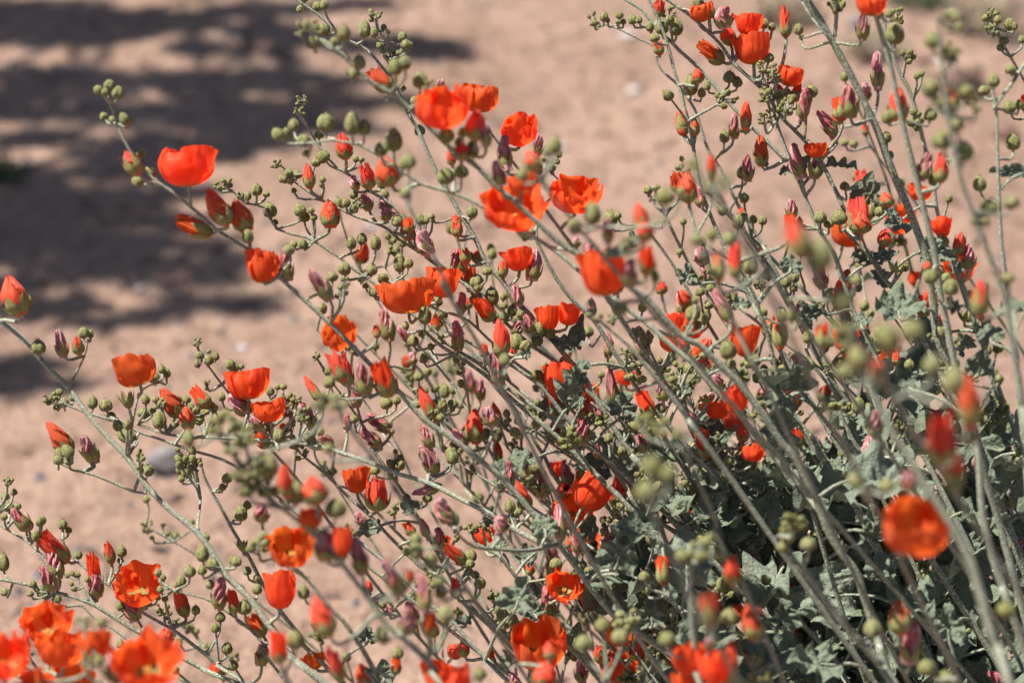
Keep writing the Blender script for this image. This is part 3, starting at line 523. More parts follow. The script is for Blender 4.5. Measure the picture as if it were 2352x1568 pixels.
C 1990 1370 1955 1030 165 x;C 1800 1620 1760 1270 215 x;B 1990 1490 1970 1380 150 x;R 2050 620 2045 370 140 v;B 1850 465 1845 345 112 v;B 1720 385 1700 275 112 v;C 1690 300 1690 240 70 v;B 1790 135 1790 65 100 m;R 1900 195 1910 40 95 m;W 1970 295 1975 115 105 m;E 1480 310 1475 225 110 m;E 1940 640 1940 550 85 m;C 1395 135 1410 20 110 m;F 1600 400 1620 280 100 f;C 1780 335 1785 262 60 m;C 1240 40 1240 -90 145 n;F 1790 70 1800 -30 110 m;B 2250 385 2245 330 90 v
W 890 985 760 885 105 n;B 890 980 880 890 80 n;B 1220 1275 1215 1155 98 m;B 1290 1275 1285 1195 64 m;W 1340 1440 1325 1240 112 n;W 1310 1590 1295 1410 105 n;B 1570 970 1565 900 72 n;C 1480 940 1480 850 70 n;F 430 1250 330 1070 160 n;F 250 1310 250 1180 155 m;W 270 1120 260 995 90 m;W 115 1410 70 1270 85 m;C 185 1580 135 1380 115 m;E 180 1205 170 1130 80 m;C 430 1470 420 1330 90 m;C 815 1500 790 1375 95 m;F 500 1600 500 1465 160 m;B 340 900 310 770 120 n;B 350 970 340 895 82 n;B 510 950 510 870 92 n;B 2180 1060 2180 1000 60 n;K 980 565 970 490 100 m;K 1000 1000 990 930 90 m;K 560 420 540 340 100 m;B 1200 395 1200 338 82 v;C 560 200 560 125 80 f
T 0 2
K 50 235 50 175 100 m;B 35 320 35 258 62 m;B 95 285 95 238 52 m;B 65 400 60 332 78 m;B 125 382 120 332 52 m;W 195 520 90 370 110 m;B 180 535 170 440 110 m;B 290 485 288 422 58 m;B 430 520 428 446 68 m;B 470 545 470 498 48 m;B 25 805 20 678 82 m;B 30 455 25 408 52 m;C 470 740 280 540 145 m;B 480 730 380 690 60 m;W 400 860 320 670 130 m;W 375 935 280 770 115 m;C 765 755 730 580 82 m;B 835 707 830 622 72 m;B 825 750 820 705 48 m;C 670 985 645 690 105 m;W 665 980 645 810 115 m;G 960 1040 945 830 290 m;W 940 1135 860 975 120 m;B 950 1042 948 982 58 m;B 1010 1042 1008 968 62 m;B 540 720 530 658 62 m;B 1080 840 1080 782 52 m;B 1115 870 1112 822 48 m;B 1100 950 1095 898 52 m;B 1130 1012 1125 958 48 m;B 1080 1002 1080 962 44 m;K 1120 1110 1110 1020 110 f;B 840 1070 800 1010 60 m
B 225 917 220 863 58 m;B 210 977 205 933 52 m;B 300 992 290 897 92 m;B 40 972 30 913 66 m;B 320 1082 305 1012 72 m;B 395 1022 390 958 62 m;B 1240 142 1230 68 68 m;B 1270 162 1265 92 62 m;B 1300 132 1295 68 58 m;B 1240 197 1240 148 48 m;B 490 30 430 -60 80 n;W 650 70 590 -110 105 m;B 400 75 400 8 74 n;B 470 82 470 18 64 n;B 1560 202 1545 132 78 m;B 1525 252 1520 198 52 m;B 1650 462 1645 352 92 m;B 1690 382 1690 318 62 m;W 1790 465 1790 330 115 n;K 1010 545 1000 462 90 f;B 1040 590 1040 560 38 f;B 1150 560 1145 528 42 f;B 1200 592 1200 532 62 f;K 1110 522 1105 475 60 f;B 1310 492 1310 442 52 f;B 1410 602 1405 538 58 m;E 1660 670 1650 570 75 m;B 1010 335 990 288 54 f
B 1385 742 1380 618 92 n;B 1460 802 1455 708 92 n;B 1300 842 1295 758 88 n;B 1240 912 1240 828 72 m;B 1210 916 1205 870 44 m;B 1440 922 1430 858 62 m;B 1380 830 1380 760 70 n;W 1500 1065 1500 830 115 n;C 1275 1115 1200 910 105 m;B 1340 1102 1335 1033 62 m;B 1510 1152 1505 1078 72 m;C 1605 1095 1580 930 95 n;B 1675 1102 1670 998 98 n;C 1805 1250 1700 1100 115 m;K 1190 1195 1180 1105 100 f;B 1345 1232 1340 1188 48 f;B 1550 1372 1550 1283 78 m;B 825 1332 822 1268 62 m;W 1790 1450 1790 1290 105 n
G 0 1540 60 1200 330 v;F 330 1260 330 1090 310 n;F 430 1450 420 1230 340 v;F 640 1400 650 1180 240 v;F 480 1660 490 1440 350 v;G 1010 1600 1020 1330 380 v;C 240 1640 230 1490 180 v;C 1130 1310 1130 1200 125 m;C 180 1345 170 1230 70 m;W 790 1540 740 1380 115 v;B 370 1112 370 1028 92 n;B 420 1172 415 1088 92 n;B 320 1222 320 1148 72 n;B 430 1232 425 1168 72 n;K 210 1140 210 1030 120 n;K 570 1200 560 1120 130 v;B 700 1180 690 1125 80 v;K 580 1460 580 1360 120 v;B 680 1440 675 1380 80 v;K 200 1430 190 1330 110 n;K 140 1530 140 1420 130 n;C 1500 1510 1450 1430 110 f;B 1540 1510 1520 1460 70 f;K 1240 1330 1240 1255 80 f;K 1590 1420 1590 1350 90 f;K 1430 1350 1420 1290 80 f
G 2000 780 2000 470 290 v;F 2110 500 2130 400 175 v;C 2170 350 2130 170 195 v;C 1960 300 1945 80 115 v;W 2235 730 2220 510 175 v;F 2340 700 2340 500 130 v;B 2030 350 2010 185 150 v;B 2300 440 2290 300 160 v;F 1920 1060 1915 790 225 n;B 2080 992 2075 888 88 n;C 2255 1250 2150 990 175 v;C 1915 1430 1895 1220 135 v;B 2020 1330 2015 1205 122 v;C 2340 1560 2260 1310 115 v;F 2160 1470 2130 1350 140 m;K 1700 290 1690 140 190 v;K 1820 290 1820 160 180 v;B 1830 170 1830 0 150 v;K 1740 150 1740 10 160 v;K 1620 180 1610 70 110 v;K 1770 690 1770 550 170 v;B 1620 772 1615 698 72 n;B 1690 832 1690 768 62 m;B 1755 882 1755 818 52 m;B 1760 962 1755 888 72 m
T 1 2
C 255 390 255 130 190 m;F 115 270 105 70 165 m;B 130 232 130 148 74 m;B 170 172 170 93 74 m;B 240 142 240 83 74 m;W 660 140 560 -50 115 m;B 770 72 768 -25 88 m;W 690 220 495 275 85 m;W 750 460 655 310 115 n;B 770 505 770 385 98 n;B 450 352 450 268 76 m;K 370 410 360 330 90 m;B 600 332 595 278 72 m;C 500 560 450 470 80 m;C 595 570 560 450 70 m;W 160 490 125 390 80 f;B 1165 405 1160 308 82 m;B 1220 422 1215 368 62 m;C 1300 370 1205 190 90 m;W 1160 250 1150 40 85 m;W 1110 530 1110 410 105 n
G 1600 495 1575 285 245 m;W 1510 590 1485 345 105 n;W 1625 690 1605 510 80 m;D 1530 950 1545 800 205 m;C 860 750 715 620 105 m;B 860 750 800 680 80 m;B 900 742 890 648 82 m;B 890 782 885 718 72 m;B 880 832 875 768 72 m;B 930 852 920 798 62 m;B 960 922 955 838 84 m;K 900 550 890 480 100 m;K 980 550 970 475 90 m;F 700 640 700 560 115 f;F 990 620 980 480 150 f;B 1480 792 1475 708 92 m;W 1730 765 1720 640 85 m;B 1660 792 1660 728 64 m;B 1700 820 1695 770 60 m;W 1430 1145 1405 905 105 m;C 1300 830 1300 730 70 f;C 800 990 780 860 85 m;K 1060 1030 1055 920 100 m;B 1110 1142 1110 1045 84 m
G 1350 1480 1350 1200 365 n;C 1390 1600 1410 1420 185 v;C 1440 1410 1430 1290 95 v;F 740 1660 740 1400 350 v;C 185 1600 145 1440 125 n;C 380 1510 385 1390 85 n;B 400 1402 390 1318 82 n;W 150 830 105 570 125 v;F 20 730 10 480 110 v;W 420 970 300 700 125 v;W 585 1090 555 820 115 v;W 460 1230 490 1040 135 v;C 620 1250 610 1070 125 v;C 480 880 480 790 65 v;B 680 902 670 826 92 v;B 690 992 690 886 97 v;B 730 1155 720 1035 115 v;B 520 722 520 598 104 v;B 520 622 520 538 92 v;B 630 762 620 676 104 v;B 280 1290 280 1180 95 v;R 2210 900 2200 715 105 n;B 2080 872 2075 808 82 n;B 2100 962 2095 888 72 n;B 1860 1012 1850 908 92 m;B 1920 1002 1915 918 82 m;K 1960 1210 1950 1060 210 v;B 1800 1215 1790 1125 115 v;B 1670 1345 1660 1235 125 v;B 1920 1295 1910 1205 125 v;B 2240 1315 2230 1215 125 v;B 2100 330 2090 185 165 x;B 2140 150 2130 5 145 x;B 2250 190 2240 75 125 x
C 850 1390 840 1260 85 m;C 1045 1450 1020 1340 70 m;W 1200 1600 1190 1490 90 n;B 960 1545 950 1455 94 v;B 1160 1422 1160 1368 54 m;B 1140 1295 1130 1215 64 m;F 1490 160 1480 40 130 f;W 1560 225 1550 50 95 m;C 1740 170 1740 90 70 f;W 1380 300 1380 110 90 m;W 1300 160 1310 -10 95 m;B 1650 182 1650 108 74 m;W 1990 340 1965 230 70 f;C 200 950 190 865 65 f;C 245 1050 225 970 65 f;W 340 1105 350 1035 65 f;B 290 1060 290 1000 60 f
T 2 2
G 1600 710 1590 330 455 x;C 1880 210 1820 -70 190 x;B 1870 260 1880 120 130 x;W 1560 250 1550 140 125 x;B 1420 265 1410 175 115 x;C 360 890 345 690 135 v;C 505 1275 490 1040 155 v;F 60 1520 45 1290 210 v;F 240 1590 240 1310 210 v;C 340 1560 350 1270 115 v;F 50 1680 40 1480 200 v;W 200 1340 200 1265 80 v;C 400 1140 400 1030 100 m;R 205 1200 185 950 140 v;B 340 1175 335 1055 124 v;B 300 945 300 838 104 n;W 560 810 490 630 115 m;R 1515 1240 1490 1020 175 v;W 1570 1430 1580 1140 145 v;B 1320 1255 1310 1125 125 v;B 2230 1135 2230 1005 135 v;B 1690 1505 1680 1405 125 v;B 1820 1575 1810 1495 115 v;B 1200 235 1200 115 115 v;B 1270 292 1265 228 74 v
K 130 720 130 550 210 v;K 280 730 280 630 100 v;B 20 745 10 645 104 v;K 780 530 770 390 190 v;K 740 610 730 510 130 v;B 880 665 870 575 115 v;B 710 675 700 595 94 v;E 560 155 555 70 115 m;E 190 140 180 75 100 m;B 330 82 330 8 74 m;E 320 200 310 130 90 m;B 480 162 480 98 84 m;B 80 325 80 205 95 m;C 170 60 165 -50 105 m;W 1350 135 1340 10 135 n;K 500 1480 500 1370 140 v;K 560 1580 550 1460 160 v;B 640 1322 640 1258 64 n;B 680 1402 680 1338 74 n;B 710 1472 710 1398 84 n;C 860 495 850 425 70 m
'''
LEAVES = '''
T 2 0
L 760 1170 880 1075 130 m;L 750 1160 680 1180 90 m;L 1000 1130 1190 1150 140 m;L 1290 1400 1290 1275 300 m;L 1520 1500 1440 1540 230 m;L 2352 1180 2140 1170 110 n
T 2 1
L 60 390 60 260 130 m;L 1340 230 1480 160 170 m;L 1340 230 1190 200 110 m;L 750 310 770 190 180 n;L 1520 640 1480 460 370 n;L 900 660 820 550 220 m;L 1250 700 1240 610 190 m;L 430 570 400 490 140 n;L 640 1490 650 1230 340 n;L 670 1240 680 1120 220 m;L 1080 1310 1090 1205 180 m;L 230 1440 240 1290 170 m;L 230 1510 310 1420 120 m;L 1940 830 1930 765 160 m;L 2050 990 2060 870 220 n;L 2130 790 2130 670 210 n;L 2120 1310 2160 1235 140 m;L 860 1110 860 1035 100 m;L 30 1140 50 1080 100 m;L 1600 1110 1540 1080 150 n;L 2280 600 2290 520 200 v
T 1 1
L 1600 820 1650 620 130 m;L 1600 820 1450 770 130 m;L 1920 1300 1940 1140 220 m;L 1640 1240 1640 1105 150 m;L 1420 1270 1420 1170 130 m;L 1255 890 1300 835 90 m;L 2020 130 1990 30 90 m
T 1 2
L 1880 790 1960 545 300 n;L 2180 540 1870 500 250 n;L 1190 1080 1260 870 270 n;L 1350 1130 1290 1050 160 m;L 1790 330 1700 190 190 m;L 1410 560 1370 430 210 n;L 1690 590 1730 430 140 m;L 280 490 110 540 130 m;L 430 400 560 350 120 m;L 860 1180 850 1135 125 m;L 1240 760 1270 670 190 m;L 1090 650 1095 595 110 m;L 180 1300 180 1190 150 m;L 2130 1190 2130 1000 230 n;L 2000 910 2000 790 230 m;L 1600 1310 1630 1180 210 m;L 300 1568 300 1410 160 m;L 1000 490 1000 440 100 m;L 1330 680 1240 690 130 m;L 2130 700 2170 660 180 m
T 2 2
L 560 270 620 90 270 m;L 440 350 430 190 210 m;L 250 400 290 285 210 m;L 130 480 105 385 140 m;L 560 480 640 270 250 m;L 400 530 510 420 240 m;L 560 640 640 510 160 m;L 660 870 680 730 180 m;L 1100 460 1120 310 190 m;L 1300 610 1260 490 250 n;L 1320 530 1310 360 160 n;L 1380 860 1380 690 240 n;L 1630 1110 1620 860 230 m;L 1980 660 1990 570 170 m;L 2280 890 2290 680 200 m;L 1840 1280 1830 1050 240 n;L 700 1210 690 1010 240 n;L 1200 1190 1210 1060 180 m;L 980 1000 970 770 230 m;L 2290 560 2280 400 200 m;L 2130 300 2080 210 220 n;L 1060 1440 1040 1340 200 m;L 860 1540 880 1440 160 m;L 1450 1500 1450 1370 260 n;L 1500 80 1480 10 170 m;L 920 60 900 -20 150 m;L 1080 110 1070 30 140 m;L 2290 1330 2290 1180 230 n;L 1250 1420 1240 1300 170 m
'''
DC = {'f': 1.50, 'm': 1.365, 'n': 1.245, 'v': 1.07, 'x': 0.90}
X0 = (0, 830, 1660); Y0 = (0, 555, 1107)
def parse(txt):
    out = []; c = r = 0
    for ln in txt.strip().splitlines():
        if ln.startswith('T'):
            c, r = (int(q) for q in ln.split()[1:]); continue
        for it in ln.split(';'):
            q = it.split()
            if len(q) != 7: print('BAD', it); continue
            a = [float(z) for z in q[1:6]]
            out.append((q[0], (X0[c]+a[0]/2.8)*0.9408, (Y0[r]+a[1]/2.8)*0.9408, (X0[c]+a[2]/2.8)*0.9408, (Y0[r]+a[3]/2.8)*0.9408, a[4]*0.336, q[6]))
    return out
# ------------------------------------------------------------ setting
def gz(x, y):
    return 0.004*noise.noise(Vector((x*11, y*11, 9)))+0.012*noise.noise(Vector((x*1.3, y*1.3, 0)))+0.006*noise.noise(Vector((x*6, y*6, 3)))+0.0025*noise.noise(Vector((x*22, y*22, 5)))
mb = MB()
xs = list(np.concatenate([[-400, -100, -30, -10, -5], np.linspace(-2.4, 2.4, 181), [5, 10, 30, 100, 400]]))
ys = list(np.concatenate([[-60, -10, -2], np.linspace(0.2, 6.0, 211), [8, 12, 20, 50, 120, 500]]))
pts = [(x, y, gz(x, y)) for y in ys for x in xs]
mb.grid(pts, [(p[0], p[1]) for p in pts], len(ys), len(xs))
ground = link('ground', mb.mesh('ground', [M['soil']])); tag(ground, 'pinkish tan sandy desert soil', 'ground', kind='structure')

def rock_mesh(seed, sub=16):
    mb = MB(); pts, uvs = [], []; rows, cols = 14, 20
    for i in range(rows):
        ph = math.pi*i/(rows-1)
        for j in range(cols):
            th = 2*math.pi*j/cols; d = Vector((math.sin(ph)*math.cos(th), math.sin(ph)*math.sin(th), math.cos(ph)))
            q = 0.5*(1+0.28*noise.noise(d*1.4+Vector((seed*9, 0, 0)))+0.12*noise.noise(d*3.5+Vector((0, seed*5, 0))))
            pts.append(tuple(d*q)); uvs.append((j/cols, i/rows))
    mb.grid(pts, uvs, rows, cols, 0, True); return mb
ROCK = [rock_mesh(i) for i in range(6)]
for i, (x, y, wd, ht, mt, lab) in enumerate([
    (385, 1070, 92, 0.8, 'stone_grey', 'largest grey stone, lying on the open sand left of the long stem'),
    (322, 662, 22, 0.7, 'stone_pale', 'small pale stone in the lower edge of the shade'),
    (378, 664, 18, 0.7, 'stone_grey', 'small bluish stone beside the pale one in the shade'),
    (541, 84, 20, 0.8, 'stone_pale', 'small white stone in the sunny gap at the top of the shade'),
    (1456, 212, 34, 0.4, 'stone_pale', 'flat pale stone on the bare sand above the middle'),
    (1287, 341, 34, 0.35, 'stone_pale', 'thin pale stone right of the cupped orange flower'),
    (2305, 322, 62, 0.7, 'stone_red', 'dark reddish stone near the right edge'),
    (556, 799, 30, 0.4, 'stone_pale', 'low pale stone on sand above the orange cup flower'),
    (286, 1307, 24, 0.6, 'stone_grey', 'small dark grey stone beside the furled flower pair at lower left'),
    (852, 521, 26, 0.4, 'stone_pale', 'pale stone seen between thin stems left of centre'),
    (1905, 300, 26, 0.6, 'stone_grey', 'small grey stone in the gap between upright stems'),
    (1442, 88, 40, 0.35, 'stone_pale', 'pale flat stone under the budding twig at the top'),
    (2176, 468, 34, 0.6, 'stone_red', 'reddish stone behind the blurred buds on the right'),
    (1968, 66, 48, 0.6, 'stone_grey', 'grey stone at the top right between two thick stems'),
    (1340, 1345, 60, 0.5, 'stone_grey', 'grey stone on the ground seen through the stems low in the middle'),
    (2120, 152, 40, 0.5, 'stone_red', 'brown stone behind the blurred bud cluster at top right')]):
    p = G(x, y); s = wd*(p-CAM).dot(FWD)/FPX
    o = link('stone', ROCK[i % 6].mesh('stone', [M[mt]]), None, Matrix.Translation((p.x, p.y, gz(p.x, p.y)+s*ht*0.30)) @ Matrix.Rotation(i*1.7, 4, 'Z') @ Matrix.Diagonal((s, s*0.8, s*ht, 1)))
    tag(o, lab, 'stone', 'stones lying on the sand')
# loose gravel
r_ = random.Random(5)
for nm, mt, cnt, lab in (('gravel', 'stone_grey', 3800, 'fine grey gravel strewn over the sand'), ('gravel', 'stone_pale', 300, 'tiny pale pebbles strewn over the sand'), ('litter', 'litter', 2400, 'crumbs of dark dry leaf litter on the sand')):
    mb = MB()
    for k in range(cnt):
        x, y = r_.uniform(-1.3, 1.4), r_.uniform(1.2, 4.2); s = 0.0022+0.0075*r_.random()**3.5
        if nm == 'litter':
            x = r_.gauss(-0.3, 0.5) if r_.random() < 0.6 else x; y = r_.gauss(2.9, 0.5) if r_.random() < 0.6 else y
            a = r_.uniform(0, 6.3); d = Vector((math.cos(a), math.sin(a), 0)); L = r_.uniform(0.004, 0.02); p = Vector((x, y, gz(x, y)+0.002))
            c = Vector((-d.y, d.x, 0))*r_.uniform(0.0008, 0.003)
            mb.face([tuple(p-d*L), tuple(p-c+Vector((0, 0, .002))), tuple(p+d*L), tuple(p+c+Vector((0, 0, .003)))])
        else:
            o = len(mb.v); z = gz(x, y)
            vs = [(x+s*r_.uniform(.6, 1), y, z), (x, y+s*r_.uniform(.6, 1), z), (x-s*r_.uniform(.6, 1), y, z), (x, y-s*r_.uniform(.6, 1), z), (x+s*.3, y+s*.2, z+s*.7), (x-s*.3, y-s*.2, z+s*.6)]
            mb.v.extend(vs)
            for f in ((0, 1, 4), (1, 2, 4), (2, 5, 4), (2, 3, 5), (3, 0, 5), (0, 4, 5)):
                mb.f.append(tuple(o+q for q in f)); mb.mi.append(0); mb.uv.extend([(0, 0)]*3)
    mb.smooth = False
    tag(link(nm, mb.mesh(nm, [M[mt]])), lab, nm, kind='stuff')

# low weeds and dry tufts on the ground
def tuft(x, y, wd, ht, mt, name, lab, cat, seed, n_=70, blade=0.010):
    r2 = random.Random(seed); p = G(x, y); s = wd*(p-CAM).dot(FWD)/FPX; h = ht*s; mb = MB()
    for k in range(n_):
        a = r2.uniform(0, 6.3); rr = s*0.5*r2.random()**0.7; d = Vector((math.cos(a), math.sin(a), 0))
        b0 = Vector((p.x, p.y, gz(p.x, p.y)))+d*rr*0.35; e = b0+d*rr*0.8+Vector((0, 0, h*r2.uniform(0.3, 1)))
        tube(mb, [(b0, 0.0011), ((b0+e)*0.5+Vector((0, 0, h*0.15)), 0.0009), (e, 0.0005)], 4)
        for q in range(4):
            c = b0.lerp(e, r2.uniform(0.3, 1)); u = Vector((r2.gauss(0, 1), r2.gauss(0, 1), r2.gauss(0, .5))).normalized()*blade*r2.uniform(.5, 1.2); v = u.orthogonal().normalized()*blade*0.35
            mb.face([tuple(c), tuple(c+u*.5+v), tuple(c+u), tuple(c+u*.5-v)])
    mb.smooth = False
    o = link(name, mb.mesh(name, [M[mt]])); tag(o, lab, cat, 'low weeds and dry tufts on the sand')
tuft(20, 415, 150, .35, 'weed', 'green_weed', 'green weed in the shade at the left edge', 'weed', 1, 26)
tuft(1805, 45, 170, .35, 'straw', 'dry_tuft', 'straw coloured dry tuft left of the thickest upright stem', 'dry tuft', 5, 90)
tuft(2010, 130, 150, .35, 'straw', 'dry_tuft', 'pale dry tuft between the two thick upright stems', 'dry tuft', 6, 90)
tuft(2260, 75, 220, .4, 'straw', 'dry_tuft', 'broad dry tuft in the top right corner', 'dry tuft', 7, 110)
tuft(2210, 215, 150, .3, 'litter', 'dry_tuft', 'brown dry tuft under the blurred buds at upper right', 'dry tuft', 8, 60)
tuft(2100, 15, 170, .35, 'weed', 'green_weed', 'greenish weed at the top edge, right of the second thick stem', 'weed', 9, 70)

# ------------------------------------------------------------ the tree whose crown throws the shade on the left
SH = '''200 42 190 20;420 52 110 24;620 22 150 12;820 15 110 10;900 108 170 18;1010 133 90 10;150 88 170 22;330 78 120 18;600 72 140 12;760 96 120 14
130 180 150 24;380 190 260 24;640 190 190 20;830 235 150 16;60 250 90 36;300 270 200 22;560 262 210 26;760 292 120 14;100 322 130 18;380 332 150 18;600 332 120 10
60 452 100 40;280 400 140 20;460 352 120 16;200 482 200 26;430 432 80 14;120 542 160 24;330 562 210 26;490 602 110 18;250 602 150 18;500 690 140 14;570 716 60 8;350 722 90 12;100 692 120 26;220 732 80 10;30 642 60 26;500 640 90 8;60 830 80 26;80 880 110 18
-150 100 160 60;-150 260 160 60;-160 420 160 60;-150 580 160 60;-160 740 150 50;-420 200 180 120;-420 500 180 120;-60 860 90 30;60 215 70 20;200 230 110 16;480 225 90 14;330 360 160 16;180 440 90 16;330 445 120 20;380 510 110 18;90 505 110 20;230 565 130 14;400 640 90 10;170 625 60 12;60 580 80 22;560 300 140 16;700 255 110 16;470 120 70 12;60 55 110 16;100 15 160 14;-300 0 200 50;300 -60 300 30;700 -50 200 14;0 -60 200 40'''
trunk_base = Vector((-2.9, 3.3, 0)); fork = Vector((-2.7, 3.2, 1.35))
tree = bpy.data.objects.new('shade_tree', None); sc.collection.objects.link(tree); tree.location = trunk_base
tag(tree, 'fine leaved desert tree left of the shrub that throws the streaky shade', 'tree')
bk, fo = MB(), MB(); r_ = random.Random(21)
tube(bk, catmull([(trunk_base-Vector((0, 0, .1)), .11), (trunk_base+Vector((.1, -.05, .6)), .085), (fork, .07)], .1), 10)
limbs = []
for k, e in enumerate((Vector((-1.9, 2.6, 2.2)), Vector((-1.6, 3.2, 2.3)), Vector((-2.1, 2.2, 2.0)), Vector((-1.6, 3.8, 2.4)), Vector((-2.6, 3.9, 2.2)))):
    pth = catmull([(fork, .045), (fork.lerp(e, .5)+Vector((0, 0, .12)), .03), (e, .016)], .08); tube(bk, pth, 7); limbs += pth
def leaflet(c, d, L, W):
    s_ = d.cross(Vector((r_.gauss(0, 1), r_.gauss(0, 1), r_.gauss(0, 1)))).normalized()*W
    fo.face([tuple(c), tuple(c+d*L*.5+s_), tuple(c+d*L), tuple(c+d*L*.5-s_)])
for tok in SH.replace('\n', ';').split(';'):
    x, y, hw, hh = (float(q) for q in tok.split()); hw *= 1.0; hh *= .97
    g = G(x, y); a = (G(x+hw, y)-G(x-hw, y)).length/2; b_ = (G(x, y+hh)-G(x, y-hh)).length/2
    zc = r_.uniform(1.75, 2.45); c = g+S*(zc/S.z)
    la = min(limbs, key=lambda q: (q[0]-c).length)
    # twig through the clump along its length
    L_, R_ = c+Vector((-a, r_.uniform(-b_, b_)*.3, 0)), c+Vector((a, r_.uniform(-b_, b_)*.3, 0))
    st = L_ if (la[0]-L_).length < (la[0]-R_).length else R_; en = R_ if st is L_ else L_
    tube(bk, catmull([(la[0], .009), (la[0].lerp(st, .6)+Vector((0, 0, .05)), .007), (st, .005), (c, .004), (en, .002)], .05), 5)
    n_ = min(5000, int((4.4 if x > -100 else 1.0)*math.pi*a*b_/1.3e-4))
    for k in range(n_):
        q = math.sqrt(r_.random()); th = r_.uniform(0, 6.283)
        off = Vector((a*q*math.cos(th), b_*q*math.sin(th), 0)); sl_ = r_.gauss(0, .05)
        p = c+off+S*sl_; d = Vector((r_.gauss(0, 1), r_.gauss(0, 1), r_.gauss(0, .5))).normalized()
        leaflet(p, d, r_.uniform(.020, .034), r_.uniform(.006, .010))
fo.smooth = False
o = link('trunk', bk.mesh('trunk', [M['bark']])); o.parent = tree; o.matrix_parent_inverse = Matrix.Translation(-trunk_base)
o = link('crown', fo.mesh('crown', [M['treeleaf']])); o.parent = tree; o.matrix_parent_inverse = Matrix.Translation(-trunk_base)

# ------------------------------------------------------------ the shrub
BASE = G(2620, 2150); BASE = Vector((BASE.x, BASE.y, 0))
shrub = bpy.data.objects.new('globemallow_shrub', None); sc.collection.objects.link(shrub); shrub.location = BASE
tag(shrub, 'sprawling grey-stemmed desert shrub covered in orange cup flowers, round buds and woolly leaves', 'shrub')
INV = Matrix.Translation(-BASE)
def part(name, me, mw=None, parent=None):
    o = bpy.data.objects.new(name, me); sc.collection.objects.link(o)
    if parent is None:
        o.parent = shrub; o.matrix_parent_inverse = INV
        if mw is not None: o.matrix_basis = mw
    else: o.parent = parent
    return o
class Stem:
    def __init__(s, path): s.path = path; s.mb = MB(); tube(s.mb, path, 8, 0, 0.18)
stems = []
r_ = random.Random(99)
def nearest(p, lst, below=True):
    best = None
    for st in lst:
        for i in range(0, len(st.path), 2):
            q, rad = st.path[i]; d = q-p; c = d.length
            if below and d.z > -0.004: c += (d.z+0.004)*2.0+0.01
            if best is None or c < best[0]: best = (c, st, i)
    return best
def add_stem(pts, d0, d1, w0, w1, join, extend=True, jag=0.0):
    n_ = len(pts); path = []
    seg = [0]
    for i in range(1, n_): seg.append(seg[-1]+math.hypot(pts[i][0]-pts[i-1][0], pts[i][1]-pts[i-1][1]))
    for i, (x, y) in enumerate(pts):
        t = seg[i]/seg[-1]; d = d0+(d1-d0)*t; path.append((P(x, y, d), 0.5*(w0+(w1-w0)*t**.8)*d/FPX))
    if join:
        b_ = nearest(path[-1][0], stems, False)
        if b_ and b_[0] < 0.05: path[-1] = (b_[1].path[b_[2]][0], path[-1][1])
    elif extend:
        l = path[-1][0]; dr = (l-path[-2][0]).normalized(); bb = BASE+Vector((r_.gauss(0, .05), r_.gauss(0, .06), -.01))
        ln = (bb-l).length; path.append((l+dr*ln*.3+(bb-l)*.12, path[-1][1]*1.12)); path.append((bb, path[-1][1]*1.3))
    s = Stem(catmull(path, .006)); stems.append(s); return s
rows = [ln for ln in STEMS.strip().splitlines()]
for flag in 'ej':
    for ln in rows:
        h, p = ln.split('|'); h = h.split()
        if h[0] != flag: continue
        q = [float(z) for z in p.split()]; pts = list(zip(q[::2], q[1::2]))
        add_stem(pts, float(h[1]), float(h[2]), float(h[3]), float(h[4]), flag == 'j')
n_traced = len(stems); traced = list(stems)
# further stems behind and between, deeper in the bush
for k in range(64):
    if k < 26: tx, ty = r_.uniform(650, 2300), r_.uniform(380, 1150)
    else: tx, ty = r_.uniform(1000, 2500), r_.uniform(750, 1560)
    if ty < 430+0.0*tx and tx < 1400: ty += 350
    if ty-560 < -(tx-650)*0.10 and tx < 1500: ty += 250
    d0 = r_.uniform(1.38, 1.62); w0 = r_.uniform(3, 5); ang = math.radians(r_.uniform(38, 62) if tx < 1700 else r_.uniform(50, 80))
    pts = []; x, y = tx, ty; L = r_.uniform(350, 700)
    for q in range(6):
        pts.append((x, y)); x += L/6*math.cos(ang); y += L/6*math.sin(ang); ang += r_.uniform(-.10, .10)
    add_stem(pts, d0, d0+r_.uniform(-.03, .03), w0, w0+r_.uniform(2, 5), False)
deep = stems[n_traced:]

parts = {'flower': [], 'furled_flower': [], 'wilted_flower': [], 'bud': [], 'bud_cluster': [], 'seed_head': [], 'leaf': []}
def stalk(st, i, base, axis, rad):
    q = st.path[i][0]; ln = (base-q).length
    if ln < .003: return
    c1 = q+((base-q).normalized()*.8+Vector((0, 0, .1))+axis*.15)*ln*.35; c2 = base-axis*min(.40*ln, .02)
    k = max(4, int(ln/.004)); pth = []
    for j in range(k+1):
        t = j/k; pth.append((q*(1-t)**3+c1*3*t*(1-t)**2+c2*3*t*t*(1-t)+(base+axis*.001)*t**3, rad*(1.25-.25*t)))
    tube(st.mb, pth, 6, 0, .15)
    if ln > 0.02 and r_.random() < .45:      # little bract at the joint
        e = q+Vector((r_.gauss(0, 1), r_.gauss(0, 1), -.6)).normalized()*.005; tube(st.mb, [(q, .0004), (q.lerp(e, .6)+Vector((0, 0, .0008)), .00035), (e, .00015)], 4)
def frame(axis, roll):
    return (axis.to_track_quat('Z', 'Y').to_matrix().to_4x4()) @ Matrix.Rotation(roll, 4, 'Z')
